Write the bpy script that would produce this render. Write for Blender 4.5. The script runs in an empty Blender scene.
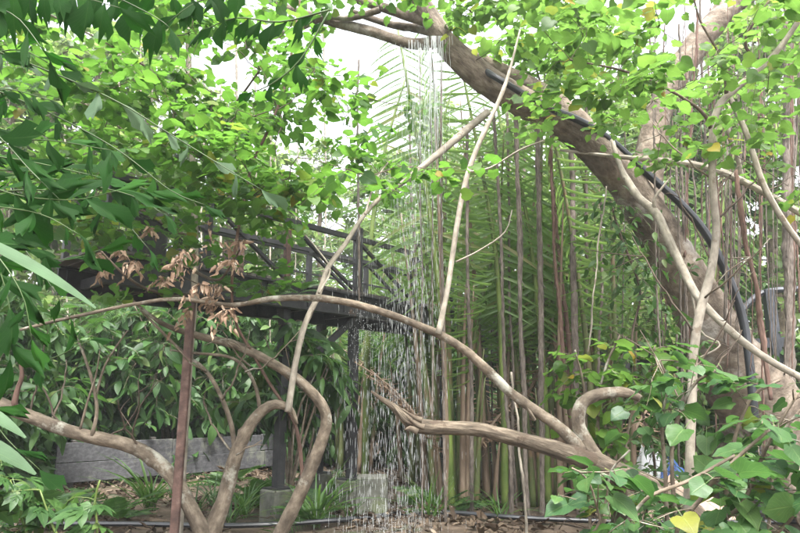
import bpy, math, random
import numpy as np
from mathutils import Vector

random.seed(7)
R = np.random.RandomState(11)
C = bpy.context.scene.collection
SC = bpy.context.scene

# ------------------------------------------------------------------ camera maths
FPX, PITCH, CAMZ = 628.0, math.radians(12.0), 1.5
cp, sp_ = math.cos(PITCH), math.sin(PITCH)

def P(px, py, Y):
    """world point on the ray of photo pixel (px,py), at forward ground distance Y"""
    a = (px - 400.0) / FPX
    b = (266.5 - py) / FPX
    fy = cp - b * sp_
    fz = sp_ + b * cp
    t = Y / fy
    return np.array([a * t, Y, CAMZ + fz * t])

def proj(w):
    y = w[1] * cp + (w[2] - CAMZ) * sp_
    return 400 + FPX * w[0] / y, 266.5 - FPX * ((w[2] - CAMZ) * cp - w[1] * sp_) / y

def PW(w, Y):
    return w / FPX * Y

# ------------------------------------------------------------------ mesh accumulator (quads only)
class Acc:
    def __init__(self):
        self.v, self.f, self.uv, self.m = [], [], [], []
        self.n = 0
    def add(self, v, f, uv=None, mat=0):
        v = np.asarray(v, float); f = np.asarray(f, int)
        if len(v) == 0: return
        if uv is None: uv = np.zeros((len(v), 2))
        self.v.append(v); self.f.append(f + self.n); self.uv.append(np.asarray(uv, float))
        self.m.append(np.full(len(f), mat, int)); self.n += len(v)
    def build(self, name, mats, parent=None, smooth=True, base=None):
        v = np.concatenate(self.v); f = np.concatenate(self.f)
        uv = np.concatenate(self.uv); m = np.concatenate(self.m)
        off = np.zeros(3)
        p = parent
        while p is not None:
            off = off + np.array(p.location); p = p.parent
        if base is not None: off = off + np.array(base)
        v = v - off
        me = bpy.data.meshes.new(name)
        me.vertices.add(len(v)); me.vertices.foreach_set('co', v.astype(np.float32).ravel())
        nf = len(f)
        me.loops.add(nf * 4); me.loops.foreach_set('vertex_index', f.astype(np.int32).ravel())
        me.polygons.add(nf)
        me.polygons.foreach_set('loop_start', np.arange(0, nf * 4, 4, dtype=np.int32))
        me.polygons.foreach_set('material_index', m.astype(np.int32))
        me.polygons.foreach_set('use_smooth', np.full(nf, bool(smooth)))
        ul = me.uv_layers.new(name='UVMap')
        ul.data.foreach_set('uv', uv[f.ravel()].astype(np.float32).ravel())
        if not isinstance(mats, (list, tuple)): mats = [mats]
        for mt in mats: me.materials.append(mt)
        me.update(calc_edges=True); me.validate()
        o = bpy.data.objects.new(name, me); C.objects.link(o)
        if parent is not None: o.parent = parent
        if base is not None: o.location = base
        return o

def unit(a):
    a = np.asarray(a, float)
    return a / np.maximum(np.linalg.norm(a, axis=-1, keepdims=True), 1e-9)

def spline(pts, rad, step):
    """Catmull-Rom resample"""
    pts = np.asarray(pts, float); rad = np.asarray(rad, float)
    if len(pts) == 2:
        pts = np.array([pts[0], (pts[0] + pts[1]) / 2, pts[1]]); rad = np.array([rad[0], (rad[0] + rad[1]) / 2, rad[1]])
    e = np.vstack([2 * pts[0] - pts[1], pts, 2 * pts[-1] - pts[-2]])
    out, ro = [], []
    for i in range(len(pts) - 1):
        p0, p1, p2, p3 = e[i], e[i + 1], e[i + 2], e[i + 3]
        n = max(2, int(np.linalg.norm(p2 - p1) / step))
        for t in np.linspace(0, 1, n, endpoint=False):
            out.append(.5 * ((2 * p1) + (-p0 + p2) * t + (2 * p0 - 5 * p1 + 4 * p2 - p3) * t * t + (-p0 + 3 * p1 - 3 * p2 + p3) * t ** 3))
            ro.append(rad[i] * (1 - t) + rad[i + 1] * t)
    out.append(pts[-1]); ro.append(rad[-1])
    return np.array(out), np.array(ro)

def tube(acc, pts, rad, ns=8, step=.12, rough=0.0, wob=0.0, mat=0, cap=True, smooth_path=True):
    pts = np.asarray(pts, float)
    rad = np.full(len(pts), float(rad)) if np.isscalar(rad) else np.asarray(rad, float)
    if smooth_path: pts, rad = spline(pts, rad, step)
    n = len(pts)
    if wob: pts[1:-1] += R.normal(0, wob, (n - 2, 3))
    tan = unit(np.gradient(pts, axis=0))
    ref = np.array([0, 0, 1.]) if abs(tan[0][2]) < .9 else np.array([1., 0, 0])
    u = unit(np.cross(tan[0], ref))
    U = np.zeros((n, 3)); U[0] = u
    for i in range(1, n):
        u = u - tan[i] * np.dot(u, tan[i]); u = unit(u); U[i] = u
    W = np.cross(tan, U)
    L = np.concatenate([[0], np.cumsum(np.linalg.norm(np.diff(pts, axis=0), axis=1))])
    if cap:
        pts = np.vstack([pts[:1], pts, pts[-1:]]); U = np.vstack([U[:1], U, U[-1:]]); W = np.vstack([W[:1], W, W[-1:]])
        rad = np.concatenate([[rad[0] * .02], rad, [rad[-1] * .02]]); L = np.concatenate([[0], L, L[-1:]]); n += 2
    a = np.linspace(0, 2 * np.pi, ns + 1)
    rr = rad[:, None] * np.ones((1, ns + 1))
    if rough:
        g = R.normal(0, 1, (n, ns)); g = (g + np.roll(g, 1, 0) + np.roll(g, 1, 1) + np.roll(g, -1, 1)) / 2
        # long low swellings down the stem
        ph = R.rand(4) * 6.3
        sw = np.sin(L[:, None] * 3.1 + ph[0] + 2 * a[None, :-1]) * .5 + np.sin(L[:, None] * 7.3 + ph[1] + a[None, :-1]) * .4
        k = 1 + rough * (g * .45 + sw)
        if rough >= .06 and ns >= 10:
            for _ in range(int(L[-1] * 2.2) + 1):
                l0, a0, am = R.uniform(0, L[-1]), R.uniform(0, 6.28), R.uniform(.1, .38)
                da = np.abs((a[None, :-1] - a0 + np.pi) % (2 * np.pi) - np.pi)
                k = k + am * np.exp(-((L[:, None] - l0) / R.uniform(.025, .06)) ** 2 - (da / R.uniform(.4, .8)) ** 2)
        rr[:, :ns] *= k; rr[:, ns] = rr[:, 0]
    v = pts[:, None] + rr[..., None] * (np.cos(a)[None, :, None] * U[:, None] + np.sin(a)[None, :, None] * W[:, None])
    idx = np.arange(n * (ns + 1)).reshape(n, ns + 1)
    f = np.stack([idx[:-1, :-1], idx[:-1, 1:], idx[1:, 1:], idx[1:, :-1]], -1).reshape(-1, 4)
    per = 2 * np.pi * np.mean(rad)
    uv = np.stack([np.broadcast_to(a / (2 * np.pi) * per, (n, ns + 1)), np.broadcast_to(L[:, None], (n, ns + 1))], -1)
    acc.add(v.reshape(-1, 3), f, uv.reshape(-1, 2), mat)
    return pts

def box(acc, c, s, axes=None, mat=0, bev=0.0):
    """box of centre c, size s; axes = 3 unit rows"""
    A = np.eye(3) if axes is None else np.asarray(axes, float)
    h = np.asarray(s, float) / 2
    if bev > 0:   # chamfered along the long edges: octagonal cross sections on all axes
        b = min(bev, h.min() * .4)
        vs = []
        for z in (-1, 1):
            for (x, y) in ((-1, -1), (1, -1), (1, 1), (-1, 1)):
                vs += [(x * (h[0] - b), y * h[1], z * (h[2] - b)), (x * h[0], y * (h[1] - b), z * (h[2] - b)), (x * (h[0] - b), y * (h[1] - b), z * h[2])]
        v = np.array(vs)
        i = lambda z, k, t: z * 12 + (k % 4) * 3 + t
        f = []
        for z in (0, 1):
            f.append([i(z, 0, 2), i(z, 1, 2), i(z, 2, 2), i(z, 3, 2)])
            for k in range(4):
                if k % 2 == 0:
                    f.append([i(z, k, 0), i(z, k + 1, 0), i(z, k + 1, 2), i(z, k, 2)])
                else:
                    f.append([i(z, k, 1), i(z, k + 1, 1), i(z, k + 1, 2), i(z, k, 2)])
                f.append([i(z, k, 0), i(z, k, 1), i(z, k, 2), i(z, k, 2)])
        for k in range(4):
            t = 0 if k % 2 == 0 else 1
            f.append([i(0, k, t), i(0, k + 1, t), i(1, k + 1, t), i(1, k, t)])
            f.append([i(0, k, 0), i(0, k, 1), i(1, k, 1), i(1, k, 0)])
        f = [q for q in f if len(set(q)) == 4]   # (corner triangles are left to the chamfers)
    else:
        v = np.array([(x, y, z) for z in (-1, 1) for (x, y) in ((-1, -1), (1, -1), (1, 1), (-1, 1))]) * h
        f = [[0, 3, 2, 1], [4, 5, 6, 7], [0, 1, 5, 4], [1, 2, 6, 5], [2, 3, 7, 6], [3, 0, 4, 7]]
    uv = np.stack([v[:, 0] + v[:, 2], v[:, 1] + v[:, 2]], -1)
    acc.add(v @ A + np.asarray(c), f, uv, mat)

def beam(acc, a, b, w, h, mat=0, up=(0, 0, 1)):
    a = np.asarray(a, float); b = np.asarray(b, float)
    d = unit(b - a); s = np.cross(d, np.asarray(up, float))
    if np.linalg.norm(s) < 1e-3: s = np.cross(d, np.array([0, 1., 0]))
    s = unit(s); u = np.cross(s, d)
    box(acc, (a + b) / 2, (np.linalg.norm(b - a), w, h), [d, s, u], mat)

# ------------------------------------------------------------------ leaf templates
def grid_leaf(rows, cols_u, pet=0.0, petw=.012):
    """rows: list of (mid_y, edge_x, edge_y, mid_z, edge_z) -> verts, faces, uv"""
    v, uv = [], []
    nc = len(cols_u)
    for (my, ex, ey, mz, ez) in rows:
        for u in cols_u:
            a = abs(u)
            v.append((u * ex, my + (ey - my) * a ** 1.6, mz + (ez - mz) * a)); uv.append((u * .5 + .5, my))
    idx = np.arange(len(v)).reshape(len(rows), nc)
    f = np.stack([idx[:-1, :-1], idx[:-1, 1:], idx[1:, 1:], idx[1:, :-1]], -1).reshape(-1, 4).tolist()
    v = np.array(v, float); uv = np.array(uv, float)
    if pet > 0:
        v[:, 1] += pet
        n = len(v)
        pv = np.array([(-petw, 0, pet * .35), (petw, 0, pet * .35), (petw, pet * .55, pet * .22), (-petw, pet * .55, pet * .22), (petw, pet * 1.02, .004), (-petw, pet * 1.02, .004)])
        v = np.vstack([v, pv]); uv = np.vstack([uv, np.tile([[.5, 0]], (6, 1))])
        f += [[n, n + 1, n + 2, n + 3], [n + 3, n + 2, n + 4, n + 5]]
    return v, np.array(f), uv

def heart(rng, pet=.55, wide=1.0):
    k = rng.uniform(.05, .3); c = rng.uniform(.05, .35); w = wide * rng.uniform(.92, 1.1); sk = rng.uniform(-.06, .06)
    base = [(0, .14, -.10), (.1, .36, -.11), (.22, .48, .06), (.4, .53, .28), (.58, .48, .5), (.76, .34, .7), (.9, .15, .86), (1.0, .01, 1.0)]
    rows = []
    for (my, ex, ey) in base:
        z = -c * my * my
        rows.append((my, ex * w * rng.uniform(.9, 1.1), ey + rng.uniform(-.03, .03), z, z + k * ex + rng.uniform(-.06, .06)))
    v, f, uv = grid_leaf(rows, (-1, -.55, 0, .55, 1), pet)
    v[:, 0] += sk * v[:, 1]; v[:, 2] += rng.normal(0, .008, len(v))
    return v, f, uv

def lance(rng, w=.16, pet=.08, droop=.4, n=7, fold=.3):
    rows = []
    d = droop * rng.uniform(.5, 1.4); k = fold * rng.uniform(.5, 1.4)
    for i in range(n):
        t = i / (n - 1)
        ww = w * (math.sin(math.pi * min(1, t * .93 + .04)) ** .8) * (1 - .25 * t) + .003
        z = -d * t * t
        rows.append((t - .12 * d * t * t, ww, t - .12 * d * t * t, z, z + k * ww))
    return grid_leaf(rows, (-1, 0, 1), pet)

def fishtail(rng, skew=None, wr=(.26, .4), bend=.12):
    """Caryota leaflet: wedge widening to a ragged, torn outer edge"""
    s = rng.choice([-1, 1]) if skew is None else skew
    w = rng.uniform(*wr)
    cols = np.array([-1, -.66, -.33, 0, .33, .66, 1.])
    end = np.array([.58, .74, .7, 1.0, .78, .84, .6]) + rng.uniform(-.07, .07, 7)
    if s < 0: end = end[::-1]
    v, uv = [], []
    ts = [0, .18, .38, .58, .78, 1.0]
    k = rng.uniform(-.5, .6); d = rng.uniform(.05, .45)
    for t in ts:
        ww = .015 + w * (t ** .85)
        if t > .9: ww *= .93
        for u, e in zip(cols, end):
            yy = t * (e if t > .5 else (e * t / .5 + (1 - t / .5)) * 1.0)
            tooth = 0.0
            if t == 1.0: tooth = rng.uniform(-.09, .05)
            x = u * ww + s * bend * t * t
            v.append((x, yy + tooth, k * abs(u) * ww - d * yy * yy)); uv.append((u * .5 + .5, yy))
    nc = 7
    idx = np.arange(len(v)).reshape(len(ts), nc)
    f = np.stack([idx[:-1, :-1], idx[:-1, 1:], idx[1:, 1:], idx[1:, :-1]], -1).reshape(-1, 4)
    return np.array(v), f, np.array(uv)

def strip(rng, w=.024, droop=.45, n=6):
    rows = []
    d = droop * rng.uniform(.4, 1.5)
    for i in range(n):
        t = i / (n - 1)
        ww = w * (min(1, .5 + t * 3) if t < .3 else 1 - ((t - .3) / .7) ** 2.2 * .98)
        z = -d * t ** 2.2
        y = t - .3 * d * d * t ** 3
        rows.append((y, ww, y, z, z + ww * .5))
    return grid_leaf(rows, (-1, 0, 1))

def lobed(rng):
    """five-lobed papaya-like leaf"""
    v, f, uv = [], [], []
    lob = [(-1.25, .62), (-.65, .85), (0, 1.0), (.65, .85), (1.25, .62)]
    for a, L in lob:
        rows = []
        for i, t in enumerate((0, .25, .5, .75, 1)):
            ww = (.05, .17, .19, .12, .004)[i] * rng.uniform(.85, 1.1)
            rows.append((t * L, ww, t * L, -.25 * t * t, -.25 * t * t + ww * .2))
        vv, ff, uu = grid_leaf(rows, (-1, 0, 1))
        ca, sa = math.cos(a), math.sin(a)
        x = vv[:, 0] * ca + vv[:, 1] * sa; y = -vv[:, 0] * sa + vv[:, 1] * ca
        n = sum(len(q) for q in v)
        v.append(np.stack([x, y + .35, vv[:, 2] + abs(a) * .01], -1)); f.append(ff + n); uv.append(uu)
    n = sum(len(q) for q in v)
    v.append(np.array([(-.012, 0, .1), (.012, 0, .1), (.012, .37, .005), (-.012, .37, .005)])); f.append(np.array([[n, n + 1, n + 2, n + 3]])); uv.append(np.tile([[.5, 0]], (4, 1)))
    return np.vstack(v), np.vstack(f), np.vstack(uv)

def pinnate(rng, pairs=12, w=.045, L=.3):
    """a whole fern-like leaf as one template, unit long"""
    v, f, uv = [], [], []
    n = 0
    def put(vv, ff, uu):
        nonlocal n
        v.append(vv); f.append(ff + n); uv.append(uu); n += len(vv)
    d = rng.uniform(.25, .6)
    zc = lambda t: -d * t * t
    ts = np.linspace(0, 1, 8)
    vv = np.array([(sx * .008 * (1 - .7 * t), t, zc(t) + .004) for t in ts for sx in (-1, 1)])
    idx = np.arange(16).reshape(8, 2)
    put(vv, np.stack([idx[:-1, 0], idx[:-1, 1], idx[1:, 1], idx[1:, 0]], -1), np.full((16, 2), .5))
    for i in range(pairs):
        t = .15 + .85 * (i + .5) / pairs
        l = L * math.sin(math.pi * (.12 + .83 * (i + .5) / pairs)) ** .7 * rng.uniform(.85, 1.1)
        for s in (-1, 1):
            a, b, c, q, dz = np.array([0, t, 0]), np.array([s * l * .45, t + l * .1, -.02]), np.array([s * l, t + l * .42, -l * .35]), w, zc(t)
            vv = np.array([a + (0, -q * .4, 0), b + (0, -q * .6, -.01), c, b + (0, q * .6, 0), a + (0, q * .4, 0), (a + b) / 2 + (0, 0, .01)])
            vv[:, 2] += dz
            put(vv, np.array([[0, 1, 3, 4], [1, 2, 2, 3]]) if False else np.array([[0, 1, 5, 4], [1, 2, 3, 5], [5, 3, 4, 4]])[:2], np.array([[.2, 0], [.2, .5], [.5, 1], [.8, .5], [.8, 0], [.5, .5]]))
    return np.vstack(v), np.vstack(f), np.vstack(uv)

rt = np.random.RandomState(3)
T_HEART = [heart(rt) for _ in range(8)]
T_HEART_S = [heart(rt, .35, .9) for _ in range(6)]
T_LANCE = [lance(rt) for _ in range(6)]
T_LANCE_W = [lance(rt, .24, .15, .35) for _ in range(6)]
T_FISH = [fishtail(rt) for _ in range(10)]
T_FISH_M = [fishtail(rt, None, (.15, .27), .16) for _ in range(10)]
T_FISH_W = [fishtail(rt, None, (.2, .3), .1) for _ in range(12)]
T_FISH_N = [fishtail(rt, None, (.1, .17), .3) for _ in range(8)]
T_STRIP = [strip(rt) for _ in range(6)]
T_STRIP_W = [strip(rt, .075, .7) for _ in range(6)]
T_LOBED = [lobed(rt) for _ in range(4)]
T_PINN = [pinnate(rt) for _ in range(5)]
T_DEAD = []
for _ in range(8):
    v, f, uv = heart(rt, .3, .7)
    v[:, 2] += .35 * np.abs(v[:, 0]) + .3 * np.sin(v[:, 1] * 5 + rt.rand() * 6) * .3
    v[:, 0] *= .6
    T_DEAD.append((v, f, uv))

def put_leaves(acc, tpls, pos, d, nrm, scale, mat=0, rng=R):
    pos = np.asarray(pos, float); d = unit(d); nrm = np.asarray(nrm, float)
    if len(pos) == 0: return
    scale = np.broadcast_to(np.asarray(scale, float), (len(pos),))
    x = unit(np.cross(d, nrm)); z = np.cross(x, d)
    pick = rng.randint(0, len(tpls), len(pos))
    for k, (tv, tf, tu) in enumerate(tpls):
        s = np.where(pick == k)[0]
        if len(s) == 0: continue
        M = np.stack([x[s], d[s], z[s]], 1)              # rows are axes
        v = np.einsum('kj,njl->nkl', tv, M) * scale[s][:, None, None] + pos[s][:, None]
        f = tf[None] + (np.arange(len(s)) * len(tv))[:, None, None]
        acc.add(v.reshape(-1, 3), f.reshape(-1, 4), np.tile(tu, (len(s), 1)), mat)

# ------------------------------------------------------------------ materials
def newmat(name):
    m = bpy.data.materials.new(name); m.use_nodes = True
    nt = m.node_tree; nt.nodes.clear()
    out = nt.nodes.new('ShaderNodeOutputMaterial')
    return m, nt, out

def N(nt, t, **kw):
    n = nt.nodes.new(t)
    for k, v in kw.items():
        if k in n.inputs: n.inputs[k].default_value = v
        else: setattr(n, k, v)
    return n

def ramp(nt, fac, stops):
    r = nt.nodes.new('ShaderNodeValToRGB')
    el = r.color_ramp.elements
    while len(el) < len(stops): el.new(.5)
    for e, (p, c) in zip(el, stops): e.position = p; e.color = (*c, 1)
    nt.links.new(fac, r.inputs['Fac'])
    return r.outputs['Color']

def leaf_mat(name, stops, trans=(.2, .36, .05), tfac=.42, rough=.42, vein=.25, spec=.5, blot=.0):
    m, nt, out = newmat(name); L = nt.links.new
    geo = N(nt, 'ShaderNodeNewGeometry')
    col = ramp(nt, geo.outputs['Random Per Island'], stops)
    uv = N(nt, 'ShaderNodeUVMap'); uv.uv_map = 'UVMap'
    sep = N(nt, 'ShaderNodeSeparateXYZ'); L(uv.outputs[0], sep.inputs[0])
    # midrib and side veins
    a = N(nt, 'ShaderNodeMath', operation='SUBTRACT'); L(sep.outputs[0], a.inputs[0]); a.inputs[1].default_value = .5
    b = N(nt, 'ShaderNodeMath', operation='ABSOLUTE'); L(a.outputs[0], b.inputs[0])
    mid = N(nt, 'ShaderNodeMapRange'); L(b.outputs[0], mid.inputs[0]); mid.inputs[1].default_value = .0; mid.inputs[2].default_value = .035; mid.inputs[3].default_value = 1; mid.inputs[4].default_value = 0
    c = N(nt, 'ShaderNodeMath', operation='MULTIPLY_ADD'); L(b.outputs[0], c.inputs[0]); c.inputs[1].default_value = -1.1; L(sep.outputs[1], c.inputs[2])
    w = N(nt, 'ShaderNodeMath', operation='MULTIPLY'); L(c.outputs[0], w.inputs[0]); w.inputs[1].default_value = 44
    s = N(nt, 'ShaderNodeMath', operation='SINE'); L(w.outputs[0], s.inputs[0])
    sv = N(nt, 'ShaderNodeMapRange'); L(s.outputs[0], sv.inputs[0]); sv.inputs[1].default_value = .86; sv.inputs[2].default_value = 1; sv.inputs[3].default_value = 0; sv.inputs[4].default_value = .5
    mx = N(nt, 'ShaderNodeMath', operation='MAXIMUM'); L(mid.outputs[0], mx.inputs[0]); L(sv.outputs[0], mx.inputs[1])
    vf = N(nt, 'ShaderNodeMath', operation='MULTIPLY'); L(mx.outputs[0], vf.inputs[0]); vf.inputs[1].default_value = vein
    # uneven tone over the blade
    tc = N(nt, 'ShaderNodeTexCoord'); no = N(nt, 'ShaderNodeTexNoise', Scale=14.0, Detail=3.0); L(tc.outputs['Object'], no.inputs['Vector'])
    hv = N(nt, 'ShaderNodeHueSaturation'); L(col, hv.inputs['Color'])
    mr = N(nt, 'ShaderNodeMapRange'); L(no.outputs[0], mr.inputs[0]); mr.inputs[3].default_value = .62; mr.inputs[4].default_value = 1.38
    L(mr.outputs[0], hv.inputs['Value'])
    mixv = N(nt, 'ShaderNodeMix', data_type='RGBA'); L(vf.outputs[0], mixv.inputs['Factor']); L(hv.outputs[0], mixv.inputs['A']); mixv.inputs['B'].default_value = (.22, .3, .1, 1)
    final = mixv.outputs['Result']
    if blot > 0:
        n2 = N(nt, 'ShaderNodeTexNoise', Scale=38.0, Detail=2.0); L(tc.outputs['Object'], n2.inputs['Vector'])
        m2 = N(nt, 'ShaderNodeMapRange'); L(n2.outputs[0], m2.inputs[0]); m2.inputs[1].default_value = .68; m2.inputs[2].default_value = .74; m2.inputs[4].default_value = blot
        m3 = N(nt, 'ShaderNodeMix', data_type='RGBA'); L(m2.outputs[0], m3.inputs['Factor']); L(final, m3.inputs['A']); m3.inputs['B'].default_value = (.16, .11, .03, 1)
        final = m3.outputs['Result']
    pb = N(nt, 'ShaderNodeBsdfPrincipled', Roughness=rough); L(final, pb.inputs['Base Color']); pb.inputs['Specular IOR Level'].default_value = spec
    bp = N(nt, 'ShaderNodeBump', Strength=.25, Distance=.004); L(mx.outputs[0], bp.inputs['Height']); L(bp.outputs[0], pb.inputs['Normal'])
    tr = N(nt, 'ShaderNodeBsdfTranslucent')
    mt = N(nt, 'ShaderNodeMix', data_type='RGBA', blend_type='MULTIPLY'); mt.inputs['Factor'].default_value = 1
    # leaf transmits a yellower light than it reflects, brighter where the leaf itself is paler
    g = N(nt, 'ShaderNodeMix', data_type='RGBA', blend_type='MIX'); g.inputs['Factor'].default_value = .5
    L(final, g.inputs['A']); g.inputs['B'].default_value = (*trans, 1)
    L(g.outputs['Result'], tr.inputs['Color'])
    ms = N(nt, 'ShaderNodeMixShader'); ms.inputs[0].default_value = tfac
    L(pb.outputs[0], ms.inputs[1]); L(tr.outputs[0], ms.inputs[2]); L(ms.outputs[0], out.inputs[0])
    return m

def rough_mat(name, cols, scale=6.0, stretch=(1, 1, 1), bump=.3, dist=.01, rough=.85, coord='UV', spots=None, spec=.3, detail=8.0, metal=0.0):
    m, nt, out = newmat(name); L = nt.links.new
    tc = N(nt, 'ShaderNodeTexCoord'); mp = N(nt, 'ShaderNodeMapping'); L(tc.outputs[coord], mp.inputs[0]); mp.inputs['Scale'].default_value = stretch
    n1 = N(nt, 'ShaderNodeTexNoise', Scale=scale, Detail=detail, Roughness=.62); L(mp.outputs[0], n1.inputs['Vector'])
    col = ramp(nt, n1.outputs[0], cols)
    # broad mottling
    n0 = N(nt, 'ShaderNodeTexNoise', Scale=scale * .22, Detail=3.0); L(tc.outputs['Object'], n0.inputs['Vector'])
    mr = N(nt, 'ShaderNodeMapRange'); L(n0.outputs[0], mr.inputs[0]); mr.inputs[1].default_value = .3; mr.inputs[2].default_value = .7; mr.inputs[3].default_value = .6; mr.inputs[4].default_value = 1.3
    hv = N(nt, 'ShaderNodeHueSaturation'); L(col, hv.inputs['Color']); L(mr.outputs[0], hv.inputs['Value'])
    final = hv.outputs[0]
    if spots:
        sc, lo, hi, c = spots
        n2 = N(nt, 'ShaderNodeTexNoise', Scale=sc, Detail=5.0, Roughness=.7); L(tc.outputs['Object'], n2.inputs['Vector'])
        m2 = N(nt, 'ShaderNodeMapRange'); L(n2.outputs[0], m2.inputs[0]); m2.inputs[1].default_value = lo; m2.inputs[2].default_value = hi
        m3 = N(nt, 'ShaderNodeMix', data_type='RGBA'); L(m2.outputs[0], m3.inputs['Factor']); L(final, m3.inputs['A']); m3.inputs['B'].default_value = (*c, 1)
        final = m3.outputs['Result']
    pb = N(nt, 'ShaderNodeBsdfPrincipled', Roughness=rough); L(final, pb.inputs['Base Color'])
    pb.inputs['Specular IOR Level'].default_value = spec; pb.inputs['Metallic'].default_value = metal
    bp = N(nt, 'ShaderNodeBump', Strength=bump, Distance=dist); L(n1.outputs[0], bp.inputs['Height']); L(bp.outputs[0], pb.inputs['Normal'])
    L(pb.outputs[0], out.inputs[0])
    return m

M = {}
M['canopy'] = leaf_mat('canopy_leaf', [(0, (.022, .07, .014)), (.5, (.042, .108, .02)), (.88, (.08, .155, .026)), (.96, (.13, .17, .03)), (1, (.24, .16, .02))], (.2, .45, .05), .5, .5, spec=.35)
M['canopy_r'] = leaf_mat('broad_leaf', [(0, (.04, .1, .016)), (.5, (.07, .15, .02)), (.93, (.1, .18, .022)), (.975, (.3, .22, .02)), (1, (.32, .2, .03))], (.23, .45, .08), .54, .48, spec=.35)
M['shrub'] = leaf_mat('shrub_leaf', [(0, (.02, .058, .022)), (.5, (.034, .085, .03)), (.965, (.055, .115, .03)), (1, (.2, .19, .03))], (.14, .34, .06), .32, .42, vein=.3, blot=.5, spec=.32)
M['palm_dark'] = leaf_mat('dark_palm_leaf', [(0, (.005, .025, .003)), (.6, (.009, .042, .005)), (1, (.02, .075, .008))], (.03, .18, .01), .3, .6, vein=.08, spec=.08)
M['palm_grey'] = leaf_mat('grey_green_leaf', [(0, (.045, .085, .045)), (1, (.07, .115, .06))], (.1, .2, .06), .2, .6, vein=.12, spec=.15)
M['hedge'] = leaf_mat('understorey_leaf', [(0, (.016, .048, .013)), (.5, (.032, .08, .021)), (.9, (.054, .118, .028)), (1, (.1, .14, .04))], (.12, .29, .035), .32, .45, spec=.3)
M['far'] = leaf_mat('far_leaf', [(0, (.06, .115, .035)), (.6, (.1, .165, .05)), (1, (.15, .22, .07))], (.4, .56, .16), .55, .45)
M['nipa'] = leaf_mat('nipa_leaf', [(0, (.055, .12, .028)), (.6, (.095, .18, .042)), (.9, (.13, .21, .06)), (1, (.24, .19, .09))], (.42, .66, .15), .58, .38, vein=.2)
M['fern'] = leaf_mat('fern_leaf', [(0, (.04, .1, .02)), (.6, (.06, .14, .03)), (1, (.1, .18, .04))], (.2, .4, .05), .4, .45, vein=.1)
M['dead'] = leaf_mat('dead_leaf', [(0, (.16, .1, .066)), (.5, (.3, .2, .14)), (1, (.44, .33, .24))], (.4, .28, .18), .22, .7, vein=.12, spec=.2)
M['litter'] = leaf_mat('litter_leaf', [(0, (.022, .014, .009)), (.5, (.055, .036, .024)), (.85, (.11, .08, .055)), (1, (.2, .16, .12))], (.2, .12, .05), .08, .75, vein=.1, spec=.2)
M['bark'] = rough_mat('grey_bark', [(.28, (.045, .034, .024)), (.5, (.13, .103, .075)), (.75, (.27, .225, .17))], 9, (1.7, .8, 1), .7, .02, .9, spots=(3.2, .56, .66, (.3, .29, .24)))
M['bark_big'] = rough_mat('smooth_old_bark', [(.28, (.05, .038, .028)), (.5, (.14, .11, .083)), (.78, (.29, .245, .195))], 5.5, (1.2, 1.0, 1), .9, .05, .85, spots=(1.6, .55, .68, (.3, .28, .25)))
M['bark_pale'] = rough_mat('pale_bark', [(.25, (.13, .112, .088)), (.5, (.26, .23, .185)), (.75, (.4, .365, .305))], 12, (1.5, .7, 1), .35, .008, .85, spots=(7, .58, .64, (.15, .12, .09)))
M['bark_dark'] = rough_mat('dark_twig_bark', [(.3, (.05, .035, .025)), (.6, (.1, .075, .055)), (.8, (.16, .12, .09))], 14, (1, 1, 1), .3, .006)
M['bark_rot'] = rough_mat('weathered_bark', [(.3, (.03, .023, .016)), (.52, (.105, .083, .06)), (.8, (.29, .24, .18))], 8, (2.8, .55, 1), .9, .025, .9, spots=(5, .55, .62, (.07, .05, .035)))
M['root'] = rough_mat('aerial_root_bark', [(.28, (.05, .04, .033)), (.5, (.135, .112, .094)), (.8, (.28, .24, .21))], 18, (3, .5, 1), .9, .012, .95)
M['root_red'] = rough_mat('red_root_bark', [(.28, (.06, .034, .026)), (.55, (.14, .085, .066)), (.8, (.25, .18, .145))], 16, (3, .4, 1), .7, .01, .9)
M['petiole'] = rough_mat('palm_stalk', [(.25, (.055, .085, .025)), (.5, (.1, .125, .045)), (.75, (.19, .17, .1))], 5, (1, .35, 1), .2, .006, .5, spots=(2.5, .52, .64, (.15, .1, .06)))
M['petiole_dry'] = rough_mat('dry_palm_stalk', [(.25, (.11, .075, .05)), (.5, (.2, .145, .1)), (.75, (.3, .24, .18))], 6, (2, .3, 1), .4, .008, .8)
M['stalk'] = rough_mat('green_stalk', [(.3, (.06, .1, .02)), (.7, (.13, .17, .04))], 9, (1, .3, 1), .1, .003, .5)
M['rachis'] = rough_mat('dark_green_stalk', [(.3, (.02, .045, .01)), (.7, (.05, .085, .02))], 9, (1, .3, 1), .1, .003, .5)
M['rust'] = rough_mat('rust_brown_steel', [(.3, (.05, .03, .026)), (.55, (.115, .068, .054)), (.8, (.2, .14, .115))], 14, (1, .6, 1), .35, .004, .7, coord='Object')
M['steel'] = rough_mat('black_painted_steel', [(.3, (.018, .018, .02)), (.6, (.033, .033, .035)), (.82, (.075, .066, .06))], 9, (1, 1, 1), .25, .003, .5, coord='Object', spots=(4, .62, .7, (.09, .06, .04)))
M['steel_grey'] = rough_mat('grey_steel', [(.3, (.035, .038, .046)), (.7, (.07, .075, .088))], 8, (1, 1, 1), .15, .002, .45, coord='Object')
M['plank'] = rough_mat('weathered_board', [(.25, (.035, .035, .037)), (.5, (.075, .075, .08)), (.75, (.13, .13, .138))], 5, (.35, 4, 4), .4, .006, .85, coord='Object', spots=(2.4, .54, .66, (.14, .145, .12)))
M['boardwalk'] = rough_mat('deck_board', [(.3, (.04, .036, .032)), (.7, (.11, .1, .09))], 6, (.6, 3, 3), .4, .006, .85, coord='Object')
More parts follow.
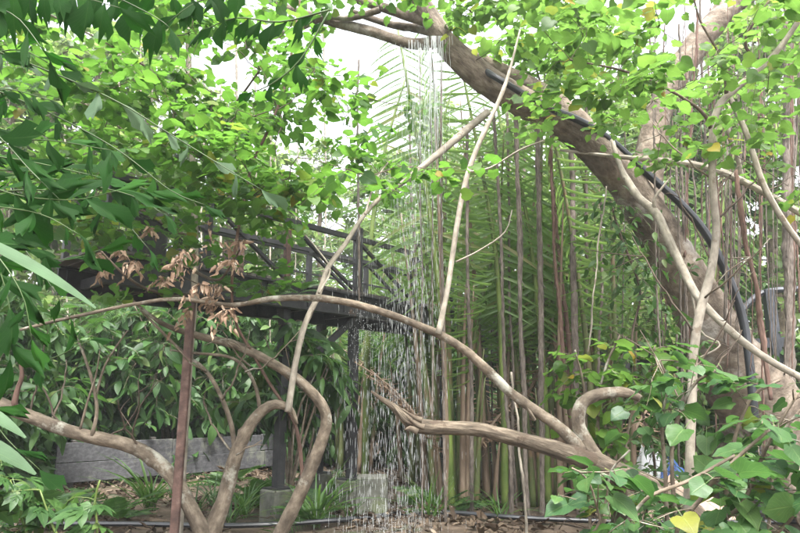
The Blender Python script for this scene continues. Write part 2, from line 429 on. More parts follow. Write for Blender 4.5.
M['concrete'] = rough_mat('mossy_concrete', [(.25, (.05, .052, .04)), (.5, (.1, .102, .085)), (.75, (.17, .17, .15))], 7, (1, 1, 1), .5, .01, .9, coord='Object', spots=(2.6, .5, .62, (.1, .115, .06)))
M['hose'] = rough_mat('black_plastic_pipe', [(.3, (.012, .013, .016)), (.7, (.028, .03, .036))], 6, (1, 1, 1), .08, .002, .32, spec=.5)
M['soil'] = rough_mat('damp_soil', [(.25, (.03, .021, .014)), (.5, (.075, .054, .037)), (.75, (.15, .115, .085))], 3.2, (1, 1, 1), .9, .05, .95, coord='Object', spots=(1.2, .55, .64, (.035, .042, .02)))
M['tarp_w'] = rough_mat('white_sheet', [(.3, (.62, .63, .66)), (.7, (.8, .8, .82))], 6, (1, 1, 1), .3, .01, .6, coord='Object')
M['tarp_b'] = rough_mat('blue_sheet', [(.3, (.06, .13, .4)), (.7, (.12, .22, .52))], 6, (1, 1, 1), .3, .01, .5, coord='Object')
M['clay'] = rough_mat('pale_pink_earth', [(.3, (.3, .2, .15)), (.7, (.46, .34, .27))], 5, (1, 1, 1), .5, .02, .95, coord='Object')

def water_mat():
    m, nt, out = newmat('white_falling_water'); L = nt.links.new
    pb = N(nt, 'ShaderNodeBsdfPrincipled', Roughness=.12); pb.inputs['Base Color'].default_value = (.93, .96, .97, 1)
    pb.inputs['Specular IOR Level'].default_value = .7
    tr = N(nt, 'ShaderNodeBsdfTranslucent'); tr.inputs[0].default_value = (.95, .97, .98, 1)
    tp = N(nt, 'ShaderNodeBsdfTransparent')
    a = N(nt, 'ShaderNodeMixShader'); a.inputs[0].default_value = .55; L(pb.outputs[0], a.inputs[1]); L(tr.outputs[0], a.inputs[2])
    b = N(nt, 'ShaderNodeMixShader'); b.inputs[0].default_value = .42; L(a.outputs[0], b.inputs[1]); L(tp.outputs[0], b.inputs[2])
    L(b.outputs[0], out.inputs[0])
    return m
M['water'] = water_mat()

# ------------------------------------------------------------------ things
def thing(name, label, cat, loc, group=None):
    o = bpy.data.objects.new(name, None); C.objects.link(o)
    o.location = tuple(float(q) for q in loc); o.empty_display_size = .2
    o['label'] = label; o['category'] = cat
    if group: o['group'] = group
    return o

def tag(o, label=None, cat=None, group=None, kind=None):
    for k, v in (('label', label), ('category', cat), ('group', group), ('kind', kind)):
        if v: o[k] = v
    return o

def copy_tree(o, loc=None, rotz=0, scale=1, label=None, group=None):
    c = o.copy(); C.objects.link(c)
    for ch in list(o.children):
        d = ch.copy(); C.objects.link(d); d.parent = c
        for g in list(ch.children):
            e = g.copy(); C.objects.link(e); e.parent = d
    if loc is not None: c.location = tuple(float(q) for q in loc)
    c.rotation_euler = (0, 0, rotz); c.scale = (scale,) * 3
    if label: c['label'] = label
    if group: c['group'] = group
    return c

def path(spec, Y):
    """[(px,py,width px[,Y])] -> points, radii"""
    pts, rad = [], []
    n = len(spec)
    for i, s in enumerate(spec):
        y = s[3] if len(s) > 3 else (Y if np.isscalar(Y) else Y[0] + (Y[1] - Y[0]) * i / (n - 1))
        p = P(s[0], s[1], y); pts.append(p)
        rad.append(PW(s[2], y * cp + (p[2] - CAMZ) * sp_) / 2 * .86)
    return np.array(pts), np.array(rad)

def branch(root, name, spec, Y, mat, ns=10, step=.1, rough=.1, wob=.0):
    a = Acc(); p, r = path(spec, Y)
    tube(a, p, r, ns, step, rough, wob)
    return a.build(name, mat, root), p

def rvec(n, rng=R):
    return unit(rng.normal(0, 1, (n, 3)))

def twig_leaves(at, al, c, r, ntw, nl, size, tpls, rng=R, hang=.25, up=.15, flat=.55, twr=.004, mat=0, spread=.9):
    """twigs out of point c, leaves set alternately along each"""
    for _ in range(ntw):
        d = unit(np.array([rng.normal(0, 1), rng.normal(0, 1), rng.normal(up, .45)]))
        l = r * rng.uniform(.55, 1.25)
        dr = hang * l * rng.uniform(.2, 1.3)
        ts = np.linspace(0, 1, 5)
        pts = c + d * l * ts[:, None] + np.array([0, 0, -1]) * dr * (ts ** 2)[:, None] + np.cumsum(rng.normal(0, .035 * l, (5, 3)), 0) * ts[:, None]
        if at is not None: tube(at, pts, np.linspace(twr, twr * .35, 5), 4, l, 0, 0, 0, False, False)
        tt = np.clip(np.linspace(.18, 1.0, nl) + rng.normal(0, .04, nl), 0, 1)
        pos = np.stack([np.interp(tt, ts, pts[:, k]) for k in range(3)], -1)
        tan = unit(pts[-1] - pts[0])
        side = unit(np.cross(tan, [0, 0, 1]))
        sg = np.where(np.arange(nl) % 2 == 0, 1, -1)[:, None]
        dd = unit(tan * rng.uniform(.2, .8, (nl, 1)) + side * sg * spread + np.array([0, 0, -1]) * rng.uniform(-.1, .9, (nl, 1)) * hang * 2 + rng.normal(0, .3, (nl, 3)))
        nn = np.array([0, 0, 1.0]) + rng.normal(0, flat, (nl, 3))
        put_leaves(al, tpls, pos, dd, nn, size * rng.uniform(.35, 1.3, nl) ** .9, mat, rng)

def crown_on(root, limb, centres, r, ntw, nl, size, tpls, leafm, twigm, hang=.25, flat=.55, br=.012, names=('twigs', 'foliage'), keep=None):
    """a leafy crown: every clump hangs on a branch that grows from the nearest wood"""
    at, al = Acc(), Acc()
    nodes = [np.asarray(p) for p in limb]; nlimb = len(nodes)
    cs = sorted(centres, key=lambda c: min(np.linalg.norm(c - n) for n in nodes))
    for c in cs:
        D = [np.linalg.norm(c - n) * (1.0 if i < nlimb else 1.1) for i, n in enumerate(nodes)]
        k = int(np.argmin(D)); a = nodes[k]; l = D[k]
        mid = (a + c) / 2 + R.normal(0, .1 * l, 3) + np.array([0, 0, .08 * l])
        q = (a * .6 + mid * .4) + R.normal(0, .04 * l, 3)
        rr = br * min(1.4, .5 + l * .4)
        tube(at, [a, q, mid, c], [rr, rr * .85, rr * .7, rr * .45], 5, .15, 0, 0, 0, False)
        nodes.append(c)
        nodes.append(mid)
        twig_leaves(at, al, c, r, ntw, nl, size, tpls, hang=hang, flat=flat, twr=rr * .4)
    at.build(names[0], twigm, root)
    return al.build(names[1], leafm, root)

def boxpts(x0, x1, y0, y1, Y0, Y1, n, reject=None):
    out = []
    while len(out) < n:
        px, py, Y = R.uniform(x0, x1), R.uniform(y0, y1), R.uniform(Y0, Y1)
        if reject and reject(px, py): continue
        out.append(P(px, py, Y))
    return out

# ================================================================== GROUND
def build_ground():
    a = Acc()
    # fine patch near, coarse skirt to the horizon, one sheet
    xs = np.concatenate([-np.geomspace(1500, 16, 14), np.linspace(-14, 14, 113), np.geomspace(16, 1500, 14)])
    ys = np.concatenate([-np.geomspace(1500, 6, 12), np.linspace(-4, 22, 105), np.geomspace(24, 1500, 16)])
    X, Y = np.meshgrid(xs, ys)
    Z = .05 * np.sin(X * .9 + 1) * np.cos(Y * .7) + .03 * np.sin(X * 2.3 + Y * 1.7) + R.normal(0, .012, X.shape)
    Z *= np.clip(1.2 - (np.abs(X) + np.abs(Y - 9)) / 60, 0, 1)
    v = np.stack([X, Y, Z - .03], -1).reshape(-1, 3)
    idx = np.arange(len(v)).reshape(X.shape)
    f = np.stack([idx[:-1, :-1], idx[:-1, 1:], idx[1:, 1:], idx[1:, :-1]], -1).reshape(-1, 4)
    a.add(v, f, v[:, :2])
    o = a.build('ground', M['soil']); tag(o, kind='structure')
    # leaf litter: nobody could count it
    a = Acc(); n = 14000
    pos = np.stack([R.uniform(-9, 10, n), R.uniform(5.2, 17, n) , np.full(n, .0)], -1)
    pos[:, 2] = .05 * np.sin(pos[:, 0] * .9 + 1) * np.cos(pos[:, 1] * .7) + .03 * np.sin(pos[:, 0] * 2.3 + pos[:, 1] * 1.7) + R.uniform(-.02, .035, n)
    pos = pos[(np.sin(pos[:, 0] * 1.7 + 1.3 * np.sin(pos[:, 1])) + np.sin(pos[:, 1] * 2.3 + pos[:, 0]) + R.normal(0, .8, n)) > -.35]; n = len(pos)
    d = R.normal(0, 1, (n, 3)); d[:, 2] *= .25
    nn = np.array([0, 0, 1.]) + R.normal(0, .45, (n, 3))
    put_leaves(a, T_DEAD + T_LANCE[:2], pos, d, nn, R.uniform(.06, .2, n))
    for _ in range(420):
        x, y = R.uniform(-8, 9), R.uniform(6, 14); an = R.uniform(0, 6.3); l = R.uniform(.15, .7)
        p0 = np.array([x, y, .03]); dd = np.array([math.cos(an), math.sin(an), R.uniform(-.08, .2)]) * l
        tube(a, [p0, p0 + dd * .5 + R.normal(0, .03, 3), p0 + dd], [.008, .006, .003], 4, .2, 0, 0, 0, False)
    o = a.build('leaf_litter', M['litter']); tag(o, 'brown fallen leaves and twigs scattered over the damp ground', 'leaf litter', kind='stuff')
build_ground()

# ================================================================== FOOTBRIDGE
bd = unit(np.array([.668, .744, 0])); bn = np.array([-bd[1], bd[0], 0])   # along, and away from the viewer
B0 = np.array([-.563, 9.7, 0]); ZD = 3.06
def bp(s, t, z): return B0 + bd * s + bn * t + np.array([0, 0, z])

def build_bridge():
    root = thing('footbridge', 'dark steel footbridge with diagonal truss railings raised on braced legs', 'footbridge', bp(0, .7, 0))
    S0, S1, WD = -4.05, 3.9, 1.2
    for t in (0, WD):
        a = Acc()   # I beam
        beam(a, bp(S0, t, ZD - .14), bp(S1, t, ZD - .14), .03, .3)
        beam(a, bp(S0, t, ZD + .02), bp(S1, t, ZD + .02), .12, .025)
        beam(a, bp(S0, t, ZD - .3), bp(S1, t, ZD - .3), .12, .025)
        for s in np.arange(S0 + .1, S1, .7): beam(a, bp(s, t - .05, ZD - .14), bp(s, t + .05, ZD - .14), .012, .27)
        a.build('girder', M['steel'], root, False)
    a = Acc()
    for s in np.arange(S0 + .3, S1, 1.0): beam(a, bp(s, .02, ZD - .16), bp(s, WD - .02, ZD - .16), .06, .12)
    a.build('cross_beam', M['steel'], root, False)
    a = Acc()
    for s in np.arange(S0, S1, .15):
        beam(a, bp(s, -.02, ZD + .06 + R.uniform(-.004, .004)), bp(s, WD + .02, ZD + .06), .13, .035)
    a.build('deck', M['boardwalk'], root, False)
    posts = [-4.0, -2.75, -1.5, -.15, 1.2, 2.55, 3.8]
    for t in (.03, WD - .03):
        rail = Acc()
        beam(rail, bp(S0, t, ZD + .93), bp(S1, t, ZD + .93), .07, .07)
        ro = rail.build('railing', M['steel'], root, False)
        mid = Acc(); beam(mid, bp(S0, t, ZD + .52), bp(S1, t, ZD + .52), .03, .03); mid.build('middle_rail', M['steel'], ro, False)
        for i, s in enumerate(posts):
            q = Acc(); h = 1.12 if s == -.15 and t < .5 else .9
            beam(q, bp(s, t, ZD + .08), bp(s, t, ZD + h), .08, .07, up=bd)
            if i == 3 and t < .5: beam(q, bp(s + .09, t - .01, ZD - .2), bp(s + .09, t - .01, ZD + h), .045, .045, up=bd)
            q.build('rail_post', M['steel'] if i != 2 else M['rust'], ro, False)
        for i in range(len(posts) - 1):
            q = Acc(); s0, s1 = posts[i], posts[i + 1]
            a0, a1 = (bp(s0 + .06, t, ZD + .88), bp(s1 - .06, t, ZD + .12))
            beam(q, a0, a1, .055, .04)
            q.build('diagonal_brace', M['steel'], ro, False)
    # wire mesh panel near the left end
    a = Acc()
    for s in np.arange(-3.65, -2.8, .09): beam(a, bp(s, WD - .03, ZD + .1), bp(s, WD - .03, ZD + .9), .012, .012, up=bd)
    for z in np.arange(.2, .9, .12): beam(a, bp(-3.65, WD - .03, ZD + z), bp(-2.8, WD - .03, ZD + z), .01, .01)
    a.build('mesh_panel', M['steel'], root, False)
    a = Acc(); beam(a, bp(-3.7, .03, ZD + .3), bp(-3.3, .03, ZD + .3), .012, .4); a.build('side_panel', M['steel'], root, False)
    # legs, braces, footings
    for s, t in ((-.12, .1), (-1.45, .1), (.1, WD - .1), (3.4, .1), (3.4, WD - .1)):
        a = Acc(); beam(a, bp(s, t, .35), bp(s, t, ZD - .33), .12, .12, up=bd)
        box(a, bp(s, t, .37), (.3, .3, .02), [bd, bn, [0, 0, 1]])
        lg = a.build('leg', M['steel'], root, False)
        a = Acc(); box(a, bp(s, t, .1), (.34, .34, .52), [bd, bn, [0, 0, 1]], 0, .02); a.build('footing', M['concrete'], lg, False)
    a = Acc(); beam(a, bp(-.2, .1, ZD - .4), bp(-1.38, .1, 1.75), .08, .08)
    a.build('leg_brace', M['steel'], root, False)
    a = Acc(); beam(a, bp(-.2, .1, 1.8), bp(-1.38, .1, 1.8), .06, .08)
    a.build('leg_brace', M['steel'], root, False)
    return root
build_bridge()

# ================================================================== LOW BOARD WALL
def build_wall():
    g0, g1 = P(52, 492, 11.2), P(345, 470, 15.6)
    g0[2] = g1[2] = 0
    d = unit(g1 - g0); n = np.array([-d[1], d[0], 0]); L = np.linalg.norm(g1 - g0)
    root = thing('low_wall', 'low grey weathered board wall at the back of the clearing', 'wall', g0)
    for row in range(2):
        s = 0
        while s < L:
            l = min(R.uniform(1.9, 2.3), L - s)
            if l < .2: break
            a = Acc(); z = .26 + row * .345
            c = g0 + d * (s + l / 2) + np.array([0, 0, z + R.uniform(-.012, .012)]) + n * R.uniform(-.012, .012)
            tl = R.normal(0, .006)
            ax = [unit(d + np.array([0, 0, tl])), n, [0, 0, 1]]
            box(a, c, (l - .012, .05, .33), ax, 0, .006)
            o = a.build('board', M['plank'], root, False, base=None); s += l
    for s in np.arange(.3, L, 1.4):
        a = Acc(); box(a, g0 + d * s + n * .09 + np.array([0, 0, .38]), (.09, .09, .86), [d, n, [0, 0, 1]], 0, .006); a.build('stake', M['boardwalk'], root, False)
build_wall()

# ================================================================== TREES OF THE FOREGROUND
# the great leaning tree
def leaning_tree():
    root = thing('leaning_tree', 'huge grey tree leaning left across the right half, its limb arching overhead', 'tree', (4.9, 8.7, 0))
    a = Acc()
    p, r = path([(800, 490, 112, 8.75), (772, 435, 98, 8.7), (740, 378, 84, 8.6), (712, 330, 66, 8.5), (680, 272, 53, 8.3), (648, 216, 46, 8.1), (620, 176, 42, 7.9), (592, 146, 38, 7.7), (562, 124, 34, 7.6), (525, 104, 34, 7.5), (495, 86, 33, 7.4), (468, 66, 31, 7.3), (448, 46, 27, 7.3), (430, 18, 24, 7.3), (414, -8, 22, 7.3), (396, -40, 19, 7.3)], 8)
    p[0][2] = -.2; p[0][0] = 5.05
    tube(a, p, r, 26, .07, .055, 0)
    # root flare
    for an in np.linspace(0, 6.28, 8)[:-1]:
        q = p[1] + np.array([math.cos(an) * .45, math.sin(an) * .45, -.2]); e = p[0] + np.array([math.cos(an) * 1.25, math.sin(an) * 1.25, .05])
        tube(a, [q, (q + e) / 2 - np.array([0, 0, .15]), e], [.22, .16, .05], 10, .1, .1)
    a.build('trunk', M['bark_big'], root)
    limb = list(p[6:])
    specs = [
        [(655, 235, 36, 8.3), (648, 190, 33, 8.4), (652, 140, 31, 8.5), (666, 96, 30, 8.6), (694, 48, 29, 8.7), (728, 8, 28, 8.8), (760, -30, 26, 8.9)],
        [(606, 158, 24, 7.95), (575, 116, 22, 8.1), (534, 88, 20, 8.2), (492, 66, 17, 8.3), (455, 46, 14, 8.3), (430, 20, 12, 8.4)],
        [(442, 42, 16, 7.4), (412, 44, 13, 7.5), (376, 33, 12, 7.6), (334, 22, 11, 7.8), (298, 12, 9, 8.0), (255, -5, 8, 8.2)],
        [(432, 22, 15, 7.3), (408, 16, 12, 7.4), (384, 8, 11, 7.5), (355, -2, 10, 7.6), (320, -25, 9, 7.7)],
        [(380, 10, 8, 7.5), (352, 18, 7, 7.6), (326, 18, 6, 7.7), (296, 30, 5, 7.8), (262, 34, 3, 7.9)],
        [(440, 34, 12, 7.4), (414, 28, 10, 7.6), (388, 24, 8, 7.8), (352, 12, 6, 7.9)],
    ]
    for s in specs:
        o, q = branch(root, 'limb', s, 8, M['bark_big'], 16, .08, .07); limb += list(q)
    br = boxpts(450, 660, -25, 40, 6.2, 9.0, 16) + boxpts(500, 640, 40, 95, 8.2, 9.6, 14) + boxpts(280, 440, -60, -10, 6, 8.5, 8)
    crown_on(root, limb, br, .5, 5, 8, .12, T_HEART, M['canopy_r'], M['bark_dark'], .18, .42, .008)
    return limb
LEAN = leaning_tree()

# the pipe that follows the leaning trunk
a = Acc()
p, r = path([(468, 62, 7, 7.4), (484, 70, 7, 7.25), (500, 80, 7.5, 7.1), (545, 106, 8, 7.22), (580, 121, 8.5, 7.35), (610, 140, 8.5, 7.6), (650, 176, 9, 7.8), (682, 205, 9.5, 7.85), (706, 234, 10, 7.9), (726, 272, 10, 7.9), (741, 312, 10, 7.9), (748, 350, 10, 7.85), (753, 400, 10, 7.8), (757, 460, 10, 7.8), (760, 520, 10, 7.8)], 7.5)
tube(a, p, r, 12, .08)
tag(a.build('water_pipe', M['hose']), 'black plastic water pipe running down along the huge leaning trunk', 'pipe')

# low broken tree with the arched branch
def broken_tree():
    root = thing('broken_tree', 'bare low tree with snapped pale log end and a long arched branch', 'tree', P(740, 560, 5.9) * [1, 1, 0])
    a = Acc()
    s = [(371, 391, 2), (380, 398, 5), (392, 406, 8), (403, 416, 12), (413, 424, 17), (428, 427, 17), (455, 428, 16.5), (480, 430, 17), (510, 437, 17.5), (545, 446, 18.5), (578, 457, 21), (605, 468, 26), (640, 482, 25), (680, 503, 26), (712, 535, 28), (735, 575, 32)]
    p, r = path(s, (5.6, 5.9)); p[-1][2] = min(p[-1][2], -.05)
    tube(a, p, r, 18, .05, .09)
    # splinters at the snapped end
    for (x0, y0, x1, y1, w) in ((405, 420, 388, 399, 5), (414, 417, 398, 406, 5), (410, 428, 404, 430, 7), (416, 424, 402, 412, 6)):
        q, rr = path([(x0 + 8, y0 + 3, w + 2), (x0, y0, w), (x1, y1, .8)], 5.6); q[:, 1] += R.uniform(-.05, .03); tube(a, q, rr, 6, .04, .15)
    a.build('trunk', M['bark_rot'], root)
    o, arch = branch(root, 'branch', [(582, 450, 17), (560, 428, 13), (538, 412, 12), (510, 392, 11), (485, 368, 11), (465, 350, 10.5), (440, 335, 10), (410, 322, 9), (380, 311, 8.5), (345, 302, 8), (310, 298, 7.5), (270, 299, 7), (232, 305, 5.5), (180, 299, 5), (135, 304, 4), (64, 319, 4), (20, 330, 3)], (5.85, 5.3), M['bark'], 12, .05, .08)
    branch(root, 'branch', [(606, 470, 20), (588, 446, 19), (578, 424, 16), (582, 404, 15), (598, 395, 13), (622, 392, 12), (638, 397, 9), (648, 404, 4)], (5.85, 5.95), M['bark'], 14, .04, .1)
    o, pole = branch(root, 'branch', [(438, 334, 8), (443, 312, 6.5), (449, 280, 6.5), (457, 225, 6.5), (466, 180, 6), (478, 146, 6), (492, 116, 5.5), (504, 88, 5), (512, 62, 3), (520, 30, 2)], (5.55, 5.7), M['bark_pale'], 10, .06, .06)
    branch(root, 'branch', [(502, 386, 7), (520, 398, 5), (452, 262, 3), (400, 318, 2)][:2] + [(535, 420, 4)], 5.75, M['bark'], 6, .06)
    branch(root, 'branch', [(468, 172, 3), (490, 168, 2.5), (520, 150, 2), (545, 140, 1.6)], 5.6, M['bark_pale'], 6, .06)
    branch(root, 'branch', [(456, 262, 2.5), (480, 250, 2), (505, 232, 1.6), (512, 210, 1.2)], 5.6, M['bark_pale'], 6, .06)
    return root
broken_tree()

# forked low tree at bottom left
def forked_tree():
    root = thing('forked_tree', 'low forked tree with one thick limb bowing out to the left edge', 'tree', P(206, 562, 6.4) * [1, 1, 0])
    base = (207, 566, 30)
    branch(root, 'limb', [base, (203, 535, 20), (190, 506, 17), (173, 478, 16), (150, 456, 15.5), (125, 444, 15.5), (82, 435, 15), (42, 421, 15), (0, 404, 15), (-50, 380, 14)], (6.4, 6.0), M['bark'], 16, .05, .07)
    branch(root, 'limb', [base, (212, 535, 22), (224, 498, 17), (236, 455, 16), (250, 425, 14), (263, 410, 13), (276, 404, 11), (290, 409, 8), (297, 424, 4)], (6.4, 6.5), M['bark'], 14, .05, .08)
    branch(root, 'branch', [(236, 456, 7), (230, 420, 6), (216, 386, 5), (202, 367, 4.5), (186, 355, 3.5), (160, 330, 3), (140, 310, 2)], (6.45, 6.3), M['bark'], 8, .05, .06)
    branch(root, 'branch', [(260, 410, 5), (256, 388, 4.5), (246, 369, 4), (229, 357, 3.6), (195, 353, 3), (170, 350, 2)], (6.5, 6.35), M['bark'], 8, .05, .06)
    branch(root, 'branch', [(14, 408, 8), (17, 392, 6), (22, 376, 5), (20, 360, 3)], 6.05, M['root_red'], 8, .04, .2)
    branch(root, 'branch', [(92, 436, 5), (97, 410, 4), (92, 380, 4), (82, 350, 3), (74, 332, 2)], (6.1, 6.2), M['bark'], 8, .05, .08)
    branch(root, 'branch', [(95, 400, 3), (104, 368, 2.5), (118, 344, 2), (128, 330, 1.4)], 6.15, M['bark'], 6, .05, .08)
    branch(root, 'branch', [(80, 430, 3), (88, 400, 2.5), (96, 375, 2), (100, 350, 1.2)], 6.1, M['bark'], 6, .05, .08)
    al = Acc()
    for (x, y) in ((94, 395), (84, 352), (110, 355), (140, 312), (165, 352), (20, 362)):
        a1 = Acc(); twig_leaves(a1, al, P(x, y, 6.1), .18, 1, 4, .1, T_LANCE_W, hang=.5); a1.build('twig', M['bark'], root)
    al.build('foliage', M['hedge'], root)
forked_tree()
rb = np.random.RandomState(21)
def bare_twigs(rootname, starts, Y):
    root = [o for o in C.objects if o.name == rootname][0]
    for (x, y, x1, y1) in starts:
        a = Acc(); m = ((x + x1) / 2 + rb.normal(0, 8), (y + y1) / 2 + rb.normal(0, 6))
        p, r = path([(x, y, 2.6), (m[0], m[1], 2.0), (x1, y1, 1.0)], (Y, Y + rb.uniform(-.5, .4)))
        tube(a, p, r, 5, .08, .05, .008)
        for _ in range(2):
            e = p[1] * .5 + p[2] * .5; q = e + rb.normal(0, .16, 3); tube(a, [e, (e + q) / 2 + rb.normal(0, .02, 3), q], [.005, .004, .002], 4, .3)
        a.build('bare_twig', M['bark'] if rb.rand() < .5 else M['bark_dark'], root)
bare_twigs('forked_tree', [(30, 414, 48, 330), (50, 424, 66, 360), (105, 440, 140, 372), (130, 444, 158, 380), (60, 428, 30, 350), (222, 400, 250, 330), (245, 372, 300, 330), (230, 450, 205, 395), (140, 450, 118, 400), (236, 455, 262, 440), (206, 372, 150, 318), (250, 366, 222, 330)], 6.2)

def arching_tree():
    root = thing('arching_tree', 'slender brown tree bending over to the left like a bow', 'tree', P(270, 560, 6.8) * [1, 1, 0])
    o, p = branch(root, 'trunk', [(266, 566, 19), (280, 534, 17), (296, 502, 15.5), (312, 466, 15), (324, 434, 14), (326, 416, 13.5), (316, 397, 12.5), (296, 378, 11.5), (266, 360, 10.5), (235, 345, 9.5), (196, 335, 8), (160, 322, 5), (120, 290, 3)], (6.8, 6.4), M['bark'], 14, .05, .07)
    branch(root, 'shoot', [(301, 500, 4, 6.85), (302, 470, 4.5, 6.8), (298, 436, 4.5, 6.75), (290, 414, 4, 6.7), (270, 384, 3.5, 6.6), (252, 352, 3.5, 6.5), (236, 322, 3.5, 6.4), (232, 280, 3.5, 6.3), (240, 220, 3.5, 6.2), (252, 165, 3.5, 6.1), (266, 135, 3.5, 6.0), (284, 90, 3, 6), (292, 50, 2.5, 6), (300, 0, 2, 6)], 6, M['root_red'], 8, .06, .1)
    limb = [P(x, y, 6.1) for x, y in ((240, 220), (252, 165), (266, 135), (284, 90), (292, 50), (300, 0), (300, -40))]
    rej = lambda x, y: (x > 285 and -10 < y < 62 and R.rand() < .85) or (372 < x < 450 and 20 < y < 190 and R.rand() < .8) or (268 < x < 345 and 95 < y < 190 and R.rand() < .7)
    br = boxpts(205, 440, -25, 205, 4.6, 8.0, 48, rej) + boxpts(210, 330, 180, 225, 5.5, 8, 3)
    crown_on(root, limb, br, .45, 5, 8, .105, T_HEART, M['canopy'], M['bark_dark'], .16, .4, .007)
arching_tree()

def pale_tree():
    root = thing('slim_pale_tree', 'slim pale tree rising straight behind the rust brown post', 'tree', P(178, 560, 7.0) * [1, 1, 0])
    o, p = branch(root, 'trunk', [(178, 548, 10), (181, 500, 9.5), (184, 440, 9), (187, 400, 8.5), (190, 350, 8.5), (194, 300, 8), (195, 240, 7.5), (193, 170, 7), (190, 100, 7), (188, 40, 6), (186, -30, 5)], 7.0, M['bark_pale'], 12, .08, .06)
    limb = list(p[5:])
    for s in ([(193, 190, 5), (160, 160, 4), (110, 120, 3), (60, 90, 2)], [(192, 240, 5), (150, 215, 4), (100, 190, 3), (40, 180, 2)], [(190, 110, 4), (150, 70, 3), (100, 40, 2), (40, 10, 2)], [(192, 150, 4), (230, 110, 3), (260, 70, 2)]):
        o, q = branch(root, 'branch', s, (7.0, 6.0), M['bark'], 8, .08, .08); limb += list(q)
    br = boxpts(-20, 225, -30, 200, 4.6, 8.0, 70) + boxpts(40, 300, 100, 205, 5.0, 7.5, 22) + boxpts(0, 120, 200, 250, 5.5, 7, 5) + boxpts(90, 290, 222, 300, 5.6, 6.4, 8)
    crown_on(root, limb, br, .45, 5, 8, .105, T_HEART, M['canopy'], M['bark_dark'], .16, .4, .007)
    # clump of shrivelled brown leaves
    al, at = Acc(), Acc()
    for (x, y, n) in ((108, 270, 2), (122, 252, 3), (135, 262, 4), (148, 228, 2), (165, 280, 3), (175, 262, 3), (186, 250, 4), (200, 285, 4), (212, 300, 4), (222, 285, 3), (232, 262, 3), (226, 310, 4), (190, 310, 2), (95, 255, 2), (212, 240, 2), (240, 240, 2)):
        twig_leaves(at, al, P(x, y, R.uniform(5.0, 5.6)), .12, n + 1, 6, .068, T_DEAD, hang=1.2, flat=.9, twr=.003)
    o = al.build('withered_foliage', M['dead'], root); o['label'] = 'shrivelled brown dead leaves'
    for i in range(3):
        pass
    for (s) in ([(190, 300, 4, 6.9), (150, 290, 3.5, 5.8), (125, 275, 3, 5.4), (100, 250, 2, 5.2)], [(192, 270, 4, 6.9), (215, 280, 3.5, 5.8), (228, 270, 3, 5.4), (245, 240, 2, 5.2)]):
        tube(at, *path(s, 6), 6, .06)
    at.build('withered_twigs', M['bark_dark'], root)
pale_tree()

# slender pale tree right
def slender_tree():
    root = thing('slender_tree', 'slender pale grey tree standing upright before the huge leaning trunk', 'tree', P(687, 570, 5.0) * [1, 1, 0])
    o, p = branch(root, 'trunk', [(686, 600, 12), (688, 520, 11), (690, 450, 10.5), (692, 400, 10.5), (694, 350, 10), (700, 312, 10), (711, 272, 9.5), (716, 232, 9), (713, 190, 8.5), (712, 140, 8), (717, 110, 8), (727, 97, 8), (748, 78, 7.5), (772, 57, 7), (798, 22, 6), (820, -20, 5)], 5.0, M['bark_pale'], 12, .06, .06)
    limb = list(p[8:])
    for s in ([(712, 130, 5), (700, 110, 4), (660, 85, 3), (620, 70, 2.5), (570, 60, 2)], [(727, 97, 5), (722, 60, 3), (700, 20, 2.5), (690, -20, 2)], [(760, 66, 5), (745, 40, 3), (770, 0, 3)], [(730, 98, 6), (745, 130, 6.5), (755, 160, 7), (766, 190, 7), (790, 230, 6.5), (830, 280, 6)]):
        o, q = branch(root, 'branch', s, (5.0, 4.8), M['bark_pale'] if s[-1][1] > 200 else M['bark_dark'], 8, .06, .06); limb += list(q)
    rj = lambda x, y: (y > 60 and R.rand() < (y - 60) / 110) or (abs(x - (652 + (150 - y) * .58)) < 24 and R.rand() < .7)
    br = boxpts(535, 830, -25, 130, 4.2, 7.0, 60, rj) + boxpts(600, 820, 120, 200, 4.8, 6.5, 5)
    crown_on(root, limb, br, .4, 5, 7, .1, T_HEART, M['canopy_r'], M['bark_dark'], .18, .42, .006)
slender_tree()
bare_twigs('slender_tree', [(692, 330, 632, 236), (711, 260, 668, 176), (716, 220, 776, 150), (702, 300, 770, 238), (691, 420, 640, 330), (713, 180, 650, 120), (690, 400, 742, 330), (716, 235, 744, 160), (692, 370, 735, 300)], 5.0)

def fallen_branch(name, label, spec, Y, mat, extra=()):
    root = thing(name, label, 'branch', path(spec, Y)[0][0])
    branch(root, 'stem', spec, Y, mat, 12, .06, .07)
    for e in extra: branch(root, 'side_branch', e, Y, mat, 8, .05, .06)
fallen_branch('crooked_branch', 'crooked pale branch slanting down to the right across the leaning trunk',
    [(612, 140, 4), (620, 166, 6), (630, 184, 8), (641, 200, 9), (656, 213, 10), (668, 238, 9.5), (686, 276, 9.5), (702, 302, 9), (736, 336, 9), (776, 364, 8), (830, 392, 7)], (7.45, 5.6), M['bark_pale'],
    ([(656, 212, 5, 6.72), (654, 200, 4, 6.7), (662, 188, 2.5, 6.7), (672, 176, 1.5, 6.7)], [(690, 282, 3, 6.4), (700, 330, 2.5, 6.3), (720, 345, 2, 6.2), (690, 362, 1.5, 6.2)]))
fallen_branch('level_branch', 'pale branch reaching level to the right edge above the steel walkway',
    [(560, 150, 3), (610, 156, 5), (655, 160, 7), (700, 166, 8), (740, 180, 8), (800, 213, 8), (850, 245, 7)], (7.75, 6.2), M['bark_pale'],
    ([(742, 181, 6, 6.8), (738, 160, 5, 6.7), (728, 130, 5, 6.6), (730, 104, 4, 6.6)],))
